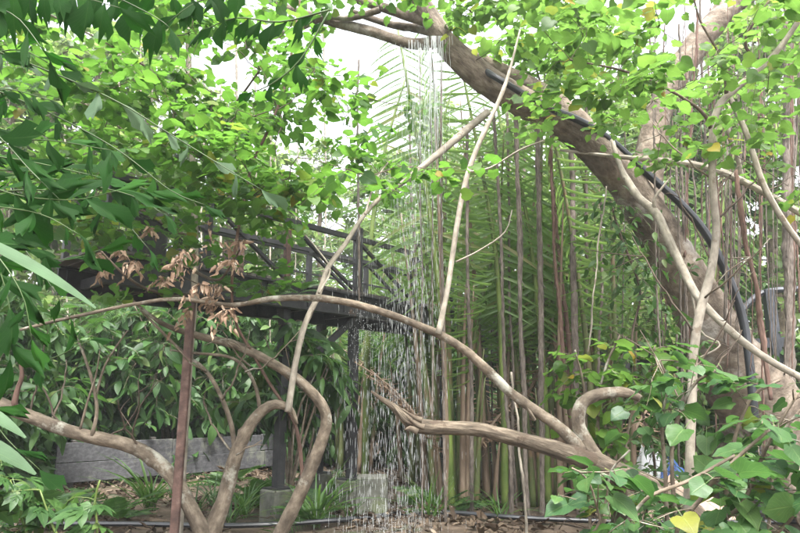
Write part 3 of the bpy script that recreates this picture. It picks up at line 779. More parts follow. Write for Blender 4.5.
fallen_branch('pale_vine', 'pale crooked vine climbing from the forked limb up past the bridge railing',
    [(288, 412, 8), (296, 360, 7.5), (306, 322, 7), (318, 296, 6.5), (328, 268, 6), (344, 246, 5.5), (362, 218, 5), (380, 198, 5), (406, 180, 6), (444, 149, 8), (464, 132, 9), (488, 112, 9)], (6.4, 7.3), M['bark_pale'],
    ([(319, 293, 3), (330, 270, 2), (318, 250, 2), (306, 236, 1.5)], [(365, 214, 2.5), (376, 180, 2), (390, 160, 1.4)]))

# the rust-brown post
a = Acc()
pb_ = P(172, 560, 6.2); pb_[2] = -.05; pt_ = P(177, 300, 6.2)
pt_[0] = pb_[0] + .015
d = unit(pt_ - pb_)
box(a, (pb_ + pt_) / 2, (.078, .06, np.linalg.norm(pt_ - pb_)), [unit(np.cross([0, 1, 0], d)), [0, 1, 0], d], 0, .008)
root = thing('steel_post', 'rust brown square steel post standing in front of the forked tree', 'post', pb_)
a.build('shaft', M['rust'], root, False)
a = Acc(); box(a, pt_ + [0, 0, .006], (.088, .07, .014), None, 0, .004); a.build('top_plate', M['rust'], root, False)

# ================================================================== PALMS
def fish_frond(root, spec, Y, n, size, mat, ang=1.1, hang=.5, w=2.4, jit=.25, two=True, face=None, tpl=None):
    """one pinna of a fishtail palm: stalk and wedge leaflets"""
    n = int(n * 1.3); size = size * .85
    a = Acc(); p, r = path([(x, y, w * (1 - .6 * i / (len(spec) - 1))) for i, (x, y) in enumerate(spec)], Y)
    tube(a, p, r, 6, .05, 0, 0, 0)
    q, _ = spline(p, r, .03)
    L = np.linspace(0, len(q) - 1, len(q))
    ts = np.linspace(.12, 1.0, n) * (len(q) - 1)
    pos = np.stack([np.interp(ts, L, q[:, k]) for k in range(3)], -1)
    tan = unit(np.stack([np.interp(ts, L, np.gradient(q, axis=0)[:, k]) for k in range(3)], -1))
    vw = np.array([0, -1, .25]) if face is None else np.asarray(face, float)
    side = unit(np.cross(tan, vw))
    sg = np.where(np.arange(n) % 2 == 0, 1, -1)[:, None] if two else np.ones((n, 1))
    dd = tan * math.cos(ang) + side * sg * math.sin(ang) + np.array([0, 0, -1]) * hang + R.normal(0, jit, (n, 3))
    dd[-1] = tan[-1] + np.array([0, 0, -hang * .6])
    nn = vw + R.normal(0, .45, (n, 3))
    sc = size * R.uniform(.7, 1.15, n) * np.interp(np.linspace(0, 1, n), [0, .3, .8, 1], [.8, 1.1, .95, .9])
    put_leaves(a, tpl or T_FISH_M, pos, dd, nn, sc, 1)
    return a.build('frond', [M['rachis'], mat], root)

def fishtail_palms():
    # palm A stands just left of the frame; its fronds fill the left edge
    root = thing('fishtail_palm', 'dark green fishtail palm spreading ragged wedge leaves from the left edge', 'palm', (-2.75, 2.9, 0))
    a = Acc(); tube(a, [(-2.75, 2.9, -.05), (-2.72, 2.9, 1.2), (-2.66, 2.92, 2.6)], [.08, .07, .045], 12, .1, .06); a.build('trunk', M['petiole'], root)
    for spec, Y, n, s in (
        ([(-90, 190), (-20, 150), (40, 140), (110, 150)], 2.7, 8, .2),
        ([(-90, 190), (-10, 170), (60, 180), (130, 195), (165, 215)], 2.9, 10, .2),
        ([(-90, 200), (-20, 205), (40, 214), (80, 235)], 2.6, 8, .19),
        ([(-90, 210), (-20, 240), (20, 290), (32, 340)], 2.5, 9, .19),
        ([(-90, 210), (0, 230), (40, 270), (70, 318)], 3.0, 8, .19),
        ([(-90, 180), (-40, 120), (0, 90), (50, 100)], 2.8, 8, .18),
        ([(-60, 200), (40, 190), (110, 210), (150, 250)], 3.3, 8, .2),
        ([(-60, 230), (0, 330), (40, 360), (90, 340)], 3.2, 7, .22),
        ([(-60, 230), (-20, 380), (0, 430), (40, 470)], 3.2, 7, .24),
        ([(-60, 120), (-10, 130), (30, 170), (60, 200)], 2.6, 8, .25),
        ([(-60, 150), (0, 190), (70, 200), (120, 190)], 2.6, 9, .3),
        ([(-60, 150), (20, 160), (90, 175), (150, 190)], 3.0, 9, .3),
        ([(-60, 190), (-10, 250), (10, 310), (10, 360)], 2.7, 9, .26),
        ([(-60, 190), (10, 240), (60, 260), (100, 250)], 3.1, 8, .28),
        ([(-60, 90), (-20, 60), (20, 50), (60, 70)], 2.9, 8, .22),
    ):
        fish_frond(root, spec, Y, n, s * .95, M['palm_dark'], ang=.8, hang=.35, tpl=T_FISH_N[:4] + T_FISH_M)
    # the big greyish blades
    def blade(acc, b, t, wpx, Y, Y2=None):
        p0 = P(b[0], b[1], Y); p1 = P(t[0], t[1], Y2 or Y); l = np.linalg.norm(p1 - p0)
        v, f, uv = lance(np.random.RandomState(5), PW(wpx, Y) / 2 / l * 1.25, 0, .12, 11, .3)
        put_leaves(acc, [(v, f, uv)], [p0], [p1 - p0], [[.1, -.4, .95]], l, 0)
    for b in (((-60, 224), (102, 297), 24, 1.9, 2.0), ((-50, 430), (38, 468), 20, 2.2), ((-50, 395), (28, 432), 16, 2.3)):
        a = Acc(); blade(a, *b); a.build('pale_blade', M['palm_grey'], root)
    # palm B: hangs in from above
    root = thing('fishtail_palm', 'fishtail palm whose jagged leaflets hang down from the top left of the picture', 'palm', (-2.3, 3.6, 0))
    a = Acc(); tube(a, [(-3.3, 3.5, -.05), (-3.25, 3.5, 2), (-2.9, 3.4, 4.6)], [.09, .08, .06], 12, .1, .06); a.build('trunk', M['petiole'], root)
    for spec, Y, n, s, two in (
        ([(-60, -60), (0, -12), (60, -8), (120, 8)], 2.6, 10, .25, False),
        ([(-40, -60), (20, -18), (90, -12), (150, 14), (170, 28)], 2.8, 11, .24, False),
        ([(300, -40), (215, -5), (190, 6), (166, 24)], 3.0, 8, .19, True),
        ([(330, 10), (280, 22), (236, 18), (200, 32)], 3.1, 8, .17, True),
        ([(330, 10), (300, 60), (270, 85), (252, 92)], 3.2, 6, .17, True),
        ([(-60, -60), (-10, 0), (20, 20), (50, 60)], 2.5, 7, .24, True),
        ([(40, -60), (100, -20), (160, -8), (210, 0)], 3.0, 8, .22, False),
    ):
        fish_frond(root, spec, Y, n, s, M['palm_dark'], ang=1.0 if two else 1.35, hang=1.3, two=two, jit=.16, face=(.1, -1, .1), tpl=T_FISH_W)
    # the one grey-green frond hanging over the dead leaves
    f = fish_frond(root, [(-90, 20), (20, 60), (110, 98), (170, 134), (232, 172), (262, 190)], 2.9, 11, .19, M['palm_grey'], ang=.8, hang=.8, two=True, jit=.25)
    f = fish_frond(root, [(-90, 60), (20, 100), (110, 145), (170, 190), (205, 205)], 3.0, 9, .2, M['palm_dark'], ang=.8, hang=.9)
fishtail_palms()

def nipa_frond(root, base, tip_dir, H, reach, n=44, ll=.95, mat=None, dry=False, start=.3, twist=0):
    a = Acc()
    d = np.array([math.cos(tip_dir), math.sin(tip_dir), 0])
    ts = np.linspace(0, 1, 9)
    pts = base + np.stack([d[0] * reach * ts ** 2.2, d[1] * reach * ts ** 2.2, H * (ts - .12 * ts ** 3)], -1)
    r = np.interp(ts, [0, .1, .5, 1], [.075, .05, .03, .007])
    tube(a, pts, r, 8, .25, .05, 0, 0)
    q, _ = spline(pts, r, .05); L = np.linspace(0, 1, len(q))
    t = np.linspace(start, .99, n)
    pos = np.stack([np.interp(t, L, q[:, k]) for k in range(3)], -1)
    tan = unit(np.stack([np.interp(t, L, np.gradient(q, axis=0)[:, k]) for k in range(3)], -1))
    sd0 = np.array([-d[1], d[0], 0]); sd0 = unit(sd0 * math.cos(twist) + d * math.sin(twist))
    for sg in (-1, 1):
        dd = tan * .2 + sd0 * sg * .85 + np.array([0, 0, -.62]) + R.normal(0, .07, (n, 3))
        nn = np.cross(sd0 * sg, tan) * sg + R.normal(0, .12, (n, 3))
        sc = ll * np.interp(t, [start, start + .15, .8, 1], [.55, 1, .8, .35]) * R.uniform(.85, 1.1, n)
        kp = R.rand(n) < .95
        put_leaves(a, T_STRIP, (pos + R.normal(0, .02, (n, 3)))[kp], dd[kp], nn[kp], sc[kp], 1)
    return a.build('frond', [M['petiole_dry' if dry else 'petiole'], M['dead' if dry else 'nipa'] if mat is None else mat], root)

T_SLAT = [strip(rt, .03, .22, 7) for _ in range(6)]
def hero_frond(root, spec, Y, n, ll, start=.42, tilt=.75, face=(.1, -1, .25)):
    a = Acc(); p, r = path([(x, y, 9 * (1 - .75 * i / (len(spec) - 1))) for i, (x, y) in enumerate(spec)], Y); p[0][2] = -.03
    tube(a, p, r, 8, .2, .05)
    q, _ = spline(p, r, .05); L = np.linspace(0, 1, len(q)); t = np.linspace(start, .99, n)
    pos = np.stack([np.interp(t, L, q[:, k]) for k in range(3)], -1)
    tan = unit(np.stack([np.interp(t, L, np.gradient(q, axis=0)[:, k]) for k in range(3)], -1))
    for sg in (-1, 1):
        dd = np.array([sg, 0, -tilt]) + tan * .25 + np.array([0, R.uniform(-.15, .15), 0]) + R.normal(0, .085, (n, 3))
        nn = np.array(face) + R.normal(0, .22, (n, 3))
        sc = ll * np.interp(t, [start, start + .12, .8, 1], [.6, 1, .85, .4]) * R.uniform(.9, 1.08, n)
        kp = R.rand(n) < .88
        put_leaves(a, T_SLAT, (pos + R.normal(0, .02, (n, 3)))[kp], dd[kp], nn[kp], sc[kp], 1)
    return a.build('frond', [M['stalk'], M['nipa']], root)
HERO = {0: [([(452, 505), (446, 380), (432, 230), (412, 110), (398, 30)], 9.0)], 1: [([(505, 505), (503, 380), (495, 250), (478, 150), (462, 70)], 9.2), ([(520, 505), (524, 380), (520, 260), (500, 120), (486, 50)], 10.2)],
        2: [([(548, 505), (545, 400), (535, 280), (522, 190), (505, 110)], 9.4)], 8: [([(600, 500), (598, 380), (590, 260), (585, 190), (572, 130)], 9.6)],
        5: [([(650, 480), (655, 330), (660, 240), (650, 160), (630, 100)], 10.5)], 6: [([(705, 480), (712, 330), (718, 240), (735, 150), (770, 90)], 11.5)], 7: [([(365, 480), (368, 330), (372, 230), (385, 150), (405, 80)], 12.0)], 4: [([(430, 480), (428, 330), (426, 230), (436, 150), (452, 90)], 12.5)]}
def nipa_palms():
    spots = [(455, 9.6, 'nearest the falling water'), (500, 10.4, 'left of the brown hanging roots'), (540, 9.9, 'mid row'),
             (582, 10.8, 'just left of the leaning trunk'), (425, 12.5, 'behind the falling water'), (640, 12.2, 'behind the leaning trunk'), (700, 13.0, 'right of the leaning trunk'), (345, 14.5, 'beyond the bridge'), (612, 9.4, 'hugging the leaning trunk')]
    for i, (px, Y, w) in enumerate(spots):
        b = P(px, 500, Y); b[2] = -.03
        root = thing('nipa_palm', 'tall nipa palm with slatted fronds rising from the ground ' + w, 'palm', b, 'nipa palms behind the clearing')
        k = 4 if i < 4 else 3
        for j in range(k):
            an = 6.28 * j / k + R.uniform(-.4, .4)
            o = np.array([math.cos(an) * .16, math.sin(an) * .16, 0])
            nipa_frond(root, b + o * R.uniform(.8, 2.4), an, R.uniform(5.4, 8.6), R.uniform(.3, 1.5), n=34, ll=R.uniform(.8, 1.25), start=R.uniform(.3, .5), twist=R.uniform(-.9, .9))
        for sp, hy in HERO.get(i, ()): hero_frond(root, sp, hy, 33, R.uniform(.95, 1.2), tilt=R.uniform(.55, 1.0))
        for j in range(3 if i < 4 else 1):   # dead fronds sagging
            an = R.uniform(0, 6.28)
            nipa_frond(root, b + np.array([math.cos(an), math.sin(an), 0]) * .2, an, R.uniform(1.8, 3.2), R.uniform(.9, 1.6), n=20, ll=.6, dry=True, start=.35)
        # cut stubs of old stalks round the foot
        for j in range(15 if i < 4 else 6):
            an = R.uniform(0, 6.28); a = Acc(); h = .8 + 5.5 * R.rand() ** 1.6
            p0 = b + np.array([math.cos(an), math.sin(an), 0]) * R.uniform(.15, .6)
            tube(a, [p0, p0 + [math.cos(an) * .04 * h, math.sin(an) * .04 * h, h * .5], p0 + [math.cos(an) * .11 * h, math.sin(an) * .11 * h, h]], [.05, .034, .008], 8, .2, .08)
            a.build('old_stalk', M['petiole_dry' if R.rand() < .6 else 'petiole'], root)
nipa_palms()

# ================================================================== AERIAL ROOTS, VINES
def hanging_root(px, y0, y1, w, Y, label, mat, group, drift=0, ns=7, rough=.22, fuzz=0):
    w = w * .78; cu = np.cumsum(R.normal(0, 1.3, 7)); cu -= np.linspace(0, cu[-1], 7)
    p, r = path([(px + drift * t + c, y0 + (y1 - y0) * t, w * (.8 + .25 * t) * R.uniform(.75, 1.25), Y + R.uniform(-.06, .06)) for t, c in zip(np.linspace(0, 1, 7), cu)], Y)
    if y1 > 460: p[-1][2] = -.03
    a = Acc(); tube(a, p, r * .85, ns, .05, rough, .003)
    q, _ = spline(p, r, .09)
    for k in range(fuzz):   # hair roots
        s = q[R.randint(2, len(q) - 1)]; e = s + np.array([R.uniform(-.09, .09), R.uniform(-.09, .09), -R.uniform(.1, .5)])
        tube(a, [s, (s + e) / 2 + R.normal(0, .02, 3), e], [.005, .004, .002], 3, .3, 0, 0, 0, False)
    o = a.build('hanging_root', mat, base=tuple(p[-1])); tag(o, label, 'aerial root', group)
G1 = 'aerial roots hanging among the nipa palms'
for (px, y0, y1, w, Y, dr, lab, mt) in (
    (440, 60, 525, 5, 8.3, 6, 'thin brown root hanging beside the falling water', 'root'),
    (468, 120, 525, 7, 8.8, 4, 'shaggy brown root hanging close left of the pale upright shoot', 'root'),
    (494, 110, 530, 7, 8.6, 18, 'brown root drifting right as it hangs below the leaning limb', 'root'),
    (516, 105, 528, 9, 8.4, 12, 'thick shaggy root hanging right of the pale upright shoot', 'root'),
    (536, 118, 520, 9, 9.0, 6, 'thick grey brown root midway along the palm row', 'root'),
    (552, 126, 400, 6, 8.9, 14, 'reddish root hanging above the stub branch', 'root_red'),
    (548, 150, 520, 7, 9.3, 40, 'reddish leaning root crossing the palms toward the stub branch', 'root_red'),
    (572, 140, 470, 13, 9.0, 6, 'thickest grey root hanging just left of the leaning trunk', 'root'),
    (600, 200, 470, 5, 9.1, -6, 'thin root hanging against the dark ivy', 'root'),
    (360, 60, 310, 4, 8.6, -1, 'straight thin vine hanging before the bridge end post', 'root'),
    (418, 40, 520, 3, 8.2, 4, 'very thin root hanging inside the falling water', 'root'),
    (430, 40, 420, 3, 8.1, 2, 'very thin pale root hanging in front of the falling water', 'root'),
):
    hanging_root(px, y0, y1, w, Y, lab, M[mt], G1, dr, 9, .13, 40 if w > 5 else 10)
hanging_root(512, 372, 526, 5, 7.6, 'pale straight stick standing in the ground below the arched branch', M['bark_pale'], G1, 15, 8, .08, 0)
hanging_root(604, 186, 352, 3, 7.2, 'thin pale vine dangling left of the leaning trunk', M['bark_pale'], G1, -16, 6, .08, 0)
for k, (px, Y) in enumerate(((408, 10.6), (447, 9.3), (482, 10.8), (508, 9.4), (526, 10.9), (560, 10.2), (588, 9.6), (612, 10.8), (625, 9.6))):
    hanging_root(px, R.uniform(40, 130), 515, R.choice([3, 4, 5.5]), Y, 'slim grey brown root hanging between the palm stalks', M['root'], G1, R.uniform(-8, 14), 7, .12, 14)
G2 = 'curtain of aerial roots at the right'
rl = [('thin dusky root in the curtain of roots at the far right', 'root'), ('thin reddish root in the curtain of roots at the far right', 'root_red')]
for k in range(64):
    px = R.uniform(640, 810); y1 = R.uniform(240, 470)
    w = R.choice([1.6, 2.2, 3.0, 4.6], p=[.35, .3, .25, .1])
    l, mt = rl[0] if R.rand() < .62 else rl[1]
    hanging_root(px, R.uniform(-10, 90), y1, w, R.uniform(7.4, 10), l, M[mt], G2, R.uniform(-14, 14), 6, .15, 4)
hanging_root(735, 170, 400, 9, 6.6, 'stout reddish leaning stem beside the black pipe', M['root_red'], G2, 36, 10, .2, 10)
hanging_root(790, -20, 420, 20, 9.5, 'broad dark stem at the right edge behind the roots', M['root'], G2, -2, 12, .15, 10)

# ================================================================== FALLING WATER
def falling_water():
    a = Acc()
    tops = [(436, 40, 7.15), (430, 52, 7.2), (424, 46, 7.4), (418, 44, 7.4), (405, 44, 7.5), (392, 38, 7.55), (380, 36, 7.6)]
    wts = np.array([.28, .2, .14, .14, .1, .08, .06]); wts /= wts.sum()
    n = 3600
    for k in range(n):
        x, y, Y = tops[R.choice(len(tops), p=wts)]
        T = P(x, y, Y)
        u = R.rand() ** .8
        fall = u * (T[2] - .05)
        sp = .03 + .24 * u ** .8
        c = T + np.array([-.45 * u + R.normal(0, sp), R.normal(0, sp), -fall])
        l = R.uniform(.015, .08); rr = R.uniform(.0007, .0017)
        if R.rand() < .04: rr *= 1.7; l *= .8
        tube(a, [c + [0, 0, l], c + [R.normal(0, .002), 0, l * .2], c - [0, 0, l * .55]], [rr * .3, rr, rr * .55], 5, 1, 0, 0, 0, True, False)
    # threads near the lip, clinging to the bark
    for k in range(110):
        x, y, Y = tops[R.choice(len(tops), p=wts)]
        T = P(x + R.normal(0, 7), y - 4, Y) ; l = R.uniform(.2, 1.9)
        q = [T, T + [R.normal(0, .01), R.normal(0, .01), -l * .4], T + [R.normal(0, .02) - .02, R.normal(0, .02), -l]]
        tube(a, q, [.0026, .0017, .0007], 5, .12, .3, .002)
    # splashes
    for k in range(500):
        p0 = P(R.normal(392, 26), 505, 7.4); p0[1] += R.normal(0, .3); p0[2] = abs(R.normal(0, .16))
        rr = R.uniform(.001, .0035); tube(a, [p0 + [0, 0, rr], p0, p0 - [0, 0, rr]], [rr * .5, rr, rr * .5], 5, 1, 0, 0, 0, True, False)
    for k in range(420):   # spray where the water strikes the bridge edge
        p0 = P(R.normal(366, 12), R.normal(335, 14), 9.3); rr = R.uniform(.0012, .004)
        tube(a, [p0 + [0, 0, rr * 2], p0, p0 - [0, 0, rr * 2]], [rr * .4, rr, rr * .5], 5, 1, 0, 0, 0, True, False)
    o = a.build('falling_water', M['water']); tag(o, 'white water drops and threads falling from the leaning limb to the ground', 'water', kind='stuff')
falling_water()

# ================================================================== FOREGROUND SHRUB, BOTTOM RIGHT
def front_shrub(label, base, stems, Y, size, n_tw, mat, tpl, r=.28, nl=5, hang=.35, name='broadleaf_shrub', sm='bark', flat=.4, cl=5):
    root = thing(name, label, 'shrub', base)
    al, at = Acc(), Acc()
    for s in stems:
        p, rr = path(s, Y); p = np.vstack([[base], p]); rr = np.concatenate([[rr[0] * 1.1], rr])
        tube(at, p, rr, 8, .06, .08)
        q, _ = spline(p, rr, .05)
        for c in q[int(len(q) * .35)::max(1, len(q) // (cl * 2))]:
            u, v_ = proj(c)
            if 610 < u < 698 and 424 < v_ < 484: continue      # a gap in the shrub: the sheets behind show through
            twig_leaves(at, al, c, r, n_tw, nl, size, tpl, hang=hang, flat=flat, up=.25)
    at.build('stem', M[sm], root); al.build('foliage', mat, root)
    return root
front_shrub('broad heart leaved shrub filling the bottom right corner closest to the viewer', (2.3, 3.1, 0),
    [[(720, 560, 6), (745, 500, 5), (770, 440, 4), (800, 390, 3)], [(690, 560, 6), (700, 500, 5), (735, 460, 4.5), (775, 425, 3)], [(650, 560, 5), (640, 505, 4), (690, 480, 4), (735, 455, 3)], [(770, 570, 5), (790, 520, 4), (820, 470, 3)], [(610, 570, 4), (600, 520, 3), (588, 480, 2.5), (572, 468, 2)]],
    (3.2, 3.0), .115, 2, M['shrub'], T_HEART, r=.24, nl=4)
front_shrub('broad leaved shrub spreading pale green leaves around the slender grey tree', (1.9, 4.6, 0),
    [[(670, 560, 5), (665, 470, 5), (662, 420, 4), (668, 385, 3), (660, 360, 2)], [(680, 560, 5), (672, 450, 5), (690, 390, 4), (715, 370, 3)], [(720, 560, 5), (730, 460, 5), (750, 400, 4), (780, 380, 3)], [(600, 560, 4), (606, 500, 3), (612, 470, 3), (630, 450, 2)], [(760, 560, 4), (775, 450, 4), (800, 410, 3)]],
    (4.6, 4.3), .125, 2, M['shrub'], T_HEART, r=.34, nl=5)
front_shrub('light green small leaved sapling behind the stub branch', (1.75, 6.6, 0),
    [[(600, 560, 4), (598, 420, 4), (605, 370, 3), (620, 335, 2)], [(590, 540, 4), (585, 400, 3), (575, 350, 2)], [(610, 540, 4), (630, 420, 3), (650, 370, 2), (655, 345, 2)]],
    (6.6, 6.4), .15, 3, M['canopy_r'], T_HEART_S, r=.3, nl=5, name='sapling')
# climber on the leaning trunk
def climber():
    root = thing('climbing_plant', 'dark ivy like climber clinging to the left side of the leaning trunk', 'climber', P(640, 500, 8.0) * [1, 1, 0])
    al, at = Acc(), Acc()
    p, r = path([(655, 470, 3), (640, 400, 3), (632, 340, 3), (640, 290, 3), (622, 240, 3), (610, 200, 2)], 7.75)
    p = np.vstack([[P(640, 500, 8.0) * [1, 1, 0]], p]); r = np.concatenate([[r[0]], r])
    tube(at, p, r, 6, .08, .1)
    for c in spline(p, r, .06)[0]: twig_leaves(at, al, c, .5, 2, 5, .13, T_LANCE_W, hang=.7, flat=.6)
    for (x, y) in ((660, 260), (672, 300), (650, 240), (684, 320), (700, 345), (690, 270)):
        twig_leaves(at, al, P(x, y, 7.75), .2, 3, 4, .11, T_LANCE_W, hang=.7, flat=.6)
    at.build('stem', M['bark_dark'], root); al.build('foliage', M['hedge'], root)
climber()

# bottom-left plants
front_shrub('blue green lobed leaved plant in the bottom left corner', (-2.6, 4.6, 0),
    [[(30, 560, 4), (20, 510, 3), (10, 480, 2)], [(60, 560, 4), (50, 520, 3), (40, 490, 2)], [(90, 560, 3), (95, 500, 3), (100, 480, 2)], [(-10, 540, 4), (-15, 470, 3), (-5, 440, 2)]],
    4.6, .17, 2, M['hedge'], T_LOBED, r=.16, nl=3, name='lobed_plant', sm='stalk', cl=3)
def fern(label, loc, n, size, mat, name='fern', cat='fern', tpl=T_PINN, up=.8, sc=None, group=None):
    root = thing(name, label, cat, loc, group); al = Acc()
    an = R.uniform(0, 6.28, n)
    d = np.stack([np.cos(an), np.sin(an), R.uniform(up * .4, up * 1.7, n)], -1)
    put_leaves(al, tpl, np.tile(loc, (n, 1)) + R.normal(0, .03, (n, 3)), d, np.array([0, 0, 1]) + d * [-.4, -.4, 0] + R.normal(0, .15, (n, 3)), size * R.uniform(.6, 1.1, n))
    al.build('fronds', mat, root)
    return root
for (px, Y, n, s, l) in ((120, 8.6, 12, .8, 'feathery fern under the bowed limb at lower left'), (310, 8.4, 14, .8, 'yellow green fern at the foot of the arching tree'), (255, 10.2, 14, .9, 'fern in front of the board wall between the forked limbs'),
                         (440, 9.0, 12, .9, 'fern at the foot of the falling water'), (228, 12.0, 12, .9, 'small fern against the board wall'), (20, 8.0, 14, 1.1, 'dark fern at the left edge below the bowed limb'), (330, 10.6, 12, 1.1, 'fern beside the bridge footing')):
    b = P(px, 500, Y); b[2] = 0
    fern(l, b, n, s * .85, M['hedge'], group='ferns on the ground')
for (px, Y, n, s, l) in ((316, 8.2, 26, 1.0, 'tuft of yellow green reeds beside the arching tree'), (432, 8.5, 18, .7, 'tuft of reeds at the edge of the falling water'), (150, 9.4, 30, 1.1, 'tall grass clump behind the bowed limb'), (245, 8.8, 22, .8, 'grass clump between the forked tree and the arching tree'), (500, 8.6, 16, .6, 'low grass tuft at the foot of the palms')):
    b = P(px, 500, Y); b[2] = 0
    fern(l, b, n, s, M['fern'], 'grass_tuft', 'grass', [strip(rt, .018, .5, 6) for _ in range(4)], 2.2, group='grass tufts on the ground')
for k, (px, Y) in enumerate(((196, 8.9), (214, 9.8), (268, 9.2), (284, 10.2), (338, 9.0), (350, 8.4), (232, 8.3), (400, 9.2), (78, 9.6), (172, 10.4))):
    b = P(px, 500, Y); b[2] = 0
    fern('small low tuft of dark grass between the trunks', b, 16, R.uniform(.35, .7), M['hedge'], 'grass_tuft', 'grass', [strip(rt, .02, .6, 6) for _ in range(4)], 1.6, group='small grass tufts between the trunks')
# ferns on the bridge edge
for (px, py, Y, l) in ((268, 296, 7.4, 'fern sprouting from the bridge deck edge'), (300, 292, 8.2, 'fern growing out beside the bridge railing'), (240, 292, 7.0, 'leafy fern on the left of the bridge deck')):
    fern(l, P(px, py, Y), 12, .36, M['hedge'], group='ferns on the bridge')

# ================================================================== UNDERSTOREY BEHIND THE WALL
def make_bush(label, h, w, n, size, tpl, mat, seed, group, hang=.6, zmin=.08, name='understorey_shrub', bark='bark'):
    root = thing(name, label, 'shrub', (0, 0, 0), group)
    at, al = Acc(), Acc()
    for k in range(8):
        an = R.uniform(0, 6.28); e = np.array([math.cos(an) * w * R.uniform(.2, .8), math.sin(an) * w * R.uniform(.2, .8), h * R.uniform(.7, 1.0)])
        m = e * [.35, .35, .55] + R.normal(0, .08, 3); q = [np.array([R.normal(0, .1), R.normal(0, .1), -.03]), m, e]
        tube(at, q, [.025, .018, .008], 6, .2, .08)
    for k in range(n):
        z = h * R.uniform(zmin, 1.05); rr = w * math.sqrt(max(.1, 1 - ((z / h - .55) / .6) ** 2)); an = R.uniform(0, 6.28); q = rr * math.sqrt(R.rand())
        c = np.array([math.cos(an) * q, math.sin(an) * q, z])
        twig_leaves(at, al, c, .38, 3, 6, size, tpl, hang=hang, flat=.5, twr=.005)
    at.build('stems', M[bark], root); al.build('foliage', mat, root)
    return root
GH = 'leafy shrubs crowding behind the board wall'
protos = [make_bush('tmp', 3.3, 1.15, 105, .33, T_LANCE, M['hedge'], 1, GH), make_bush('tmp', 3.0, 1.0, 95, .29, T_LANCE_W, M['hedge'], 2, GH), make_bush('tmp', 3.5, 1.1, 46, .5, T_PINN, M['hedge'], 3, GH, .4)]
hs = [(-20, 12.6, 0), (28, 12.0, 1), (62, 13.2, 2), (98, 12.9, 1), (132, 13.8, 2), (166, 13.6, 1), (200, 14.6, 0), (236, 15.2, 2), (268, 15.6, 0), (298, 14.6, 1), (326, 16.2, 0), (352, 16.8, 0),
      (10, 15.2, 0), (80, 16, 0), (150, 17, 1), (225, 18, 0), (300, 18.5, 1), (390, 15.2, 2), (420, 17, 0), (470, 14.8, 1), (520, 15.2, 0), (570, 14.4, 1), (-40, 9.4, 1), (-20, 9.8, 0)]
place = ['lance leaved shrub', 'broad glossy shrub', 'feathery leaved shrub']
where = ['behind the bowed limb at the left edge', 'under the fishtail palm at left', 'left of the thin bare twigs', 'behind the thin bare twigs', 'behind the left part of the board wall', 'directly behind the rust brown post', 'right of the rust brown post', 'behind the forked tree', 'inside the bend of the arching tree', 'under the bridge deck', 'between the bridge legs', 'behind the braced bridge leg',
         'in the second row at the far left', 'in the second row behind the bare twigs', 'in the second row behind the post', 'in the second row behind the forked tree', 'in the second row below the bridge', 'behind the falling water', 'far behind the falling water', 'behind the nearest nipa palm', 'behind the middle of the palm row', 'behind the stub branch', 'at the left edge in front of the wall end', 'at left just before the wall end']
for i, ((px, Y, k), w) in enumerate(zip(hs, where)):
    b = P(px, 450, Y); b[2] = -.02
    used = sum(1 for q in hs[:i] if q[2] == k)
    lab = place[k] + ' ' + w
    if used == 0:
        o = protos[k]; o.location = tuple(b); o['label'] = lab; o.rotation_euler = (0, 0, R.uniform(0, 6.28))
    else:
        copy_tree(protos[k], b, R.uniform(0, 6.28), R.uniform(.85, 1.25), lab)
GR = 'shrubs behind the leaning tree'
p2 = [make_bush('small leaved shrub under the steel walkway', 2.4, 1.1, 70, .16, T_LANCE_W, M['far'], 4, GR, .5), make_bush('heart leaved shrub behind the slender grey tree', 2.6, 1.1, 60, .17, T_HEART_S, M['hedge'], 5, GR, .4)]
rs = [(770, 12.5, 0, None), (690, 10.6, 1, None), (640, 11.2, 0, 'small leaved shrub left of the leaning trunk foot'), (610, 12.6, 1, 'heart leaved shrub behind the ivy'), (820, 10.4, 1, 'heart leaved shrub at the right edge'), (730, 14.5, 0, 'small leaved shrub beyond the steel walkway'), (800, 15, 0, 'small leaved shrub far behind the root curtain'), (660, 15, 1, 'heart leaved shrub far behind the leaning trunk')]
for px, Y, k, lab in rs:
    b = P(px, 450, Y); b[2] = -.02
    if lab is None: p2[k].location = tuple(b)
    else: copy_tree(p2[k], b, R.uniform(0, 6.28), R.uniform(.85, 1.3), lab)

o = make_bush('lance leaved shrub standing in front of the left bridge leg', 2.5, .75, 34, .34, T_LANCE, M['hedge'], 1, GH, zmin=.5); b = P(292, 480, 9.0); o.location = (b[0], b[1], -.02)
# ================================================================== TREES BEYOND
def make_tree(label, h, cw, nclump, size, tpl, mat, group, z0=.3, name='background_tree', lean=0, bark='bark', r=.75, nl=8, ntw=6):
    root = thing(name, label, 'tree', (0, 0, 0), group)
    a = Acc()
    pts = np.array([(0, 0, -.05), (R.normal(0, .1) + lean * .2, R.normal(0, .1), h * .3), (R.normal(0, .2) + lean * .5, R.normal(0, .2), h * .6), (lean, 0, h * .92)])
    tube(a, pts, [h * .019, h * .015, h * .01, h * .004], 12, .25, .08); a.build('trunk', M[bark], root)
    limb = list(spline(pts, [1] * 4, .4)[0])
    limb = [q for q in limb if q[2] > h * z0]
    cs = []
    for k in range(nclump):
        z = R.uniform(h * z0, h * 1.02); t = (z / h - z0) / (1 - z0)
        rr = cw * (math.sin(math.pi * min(1, .18 + .8 * t)) ** .6) * math.sqrt(R.uniform(.05, 1)); an = R.uniform(0, 6.28)
        cs.append(np.array([math.cos(an) * rr + lean * z / h, math.sin(an) * rr, z]))
    crown_on(root, limb, cs, r, ntw, nl, size, tpl, mat, M['bark'], .3, .65, .03)
    return root
GT = 'trees standing beyond the bridge'
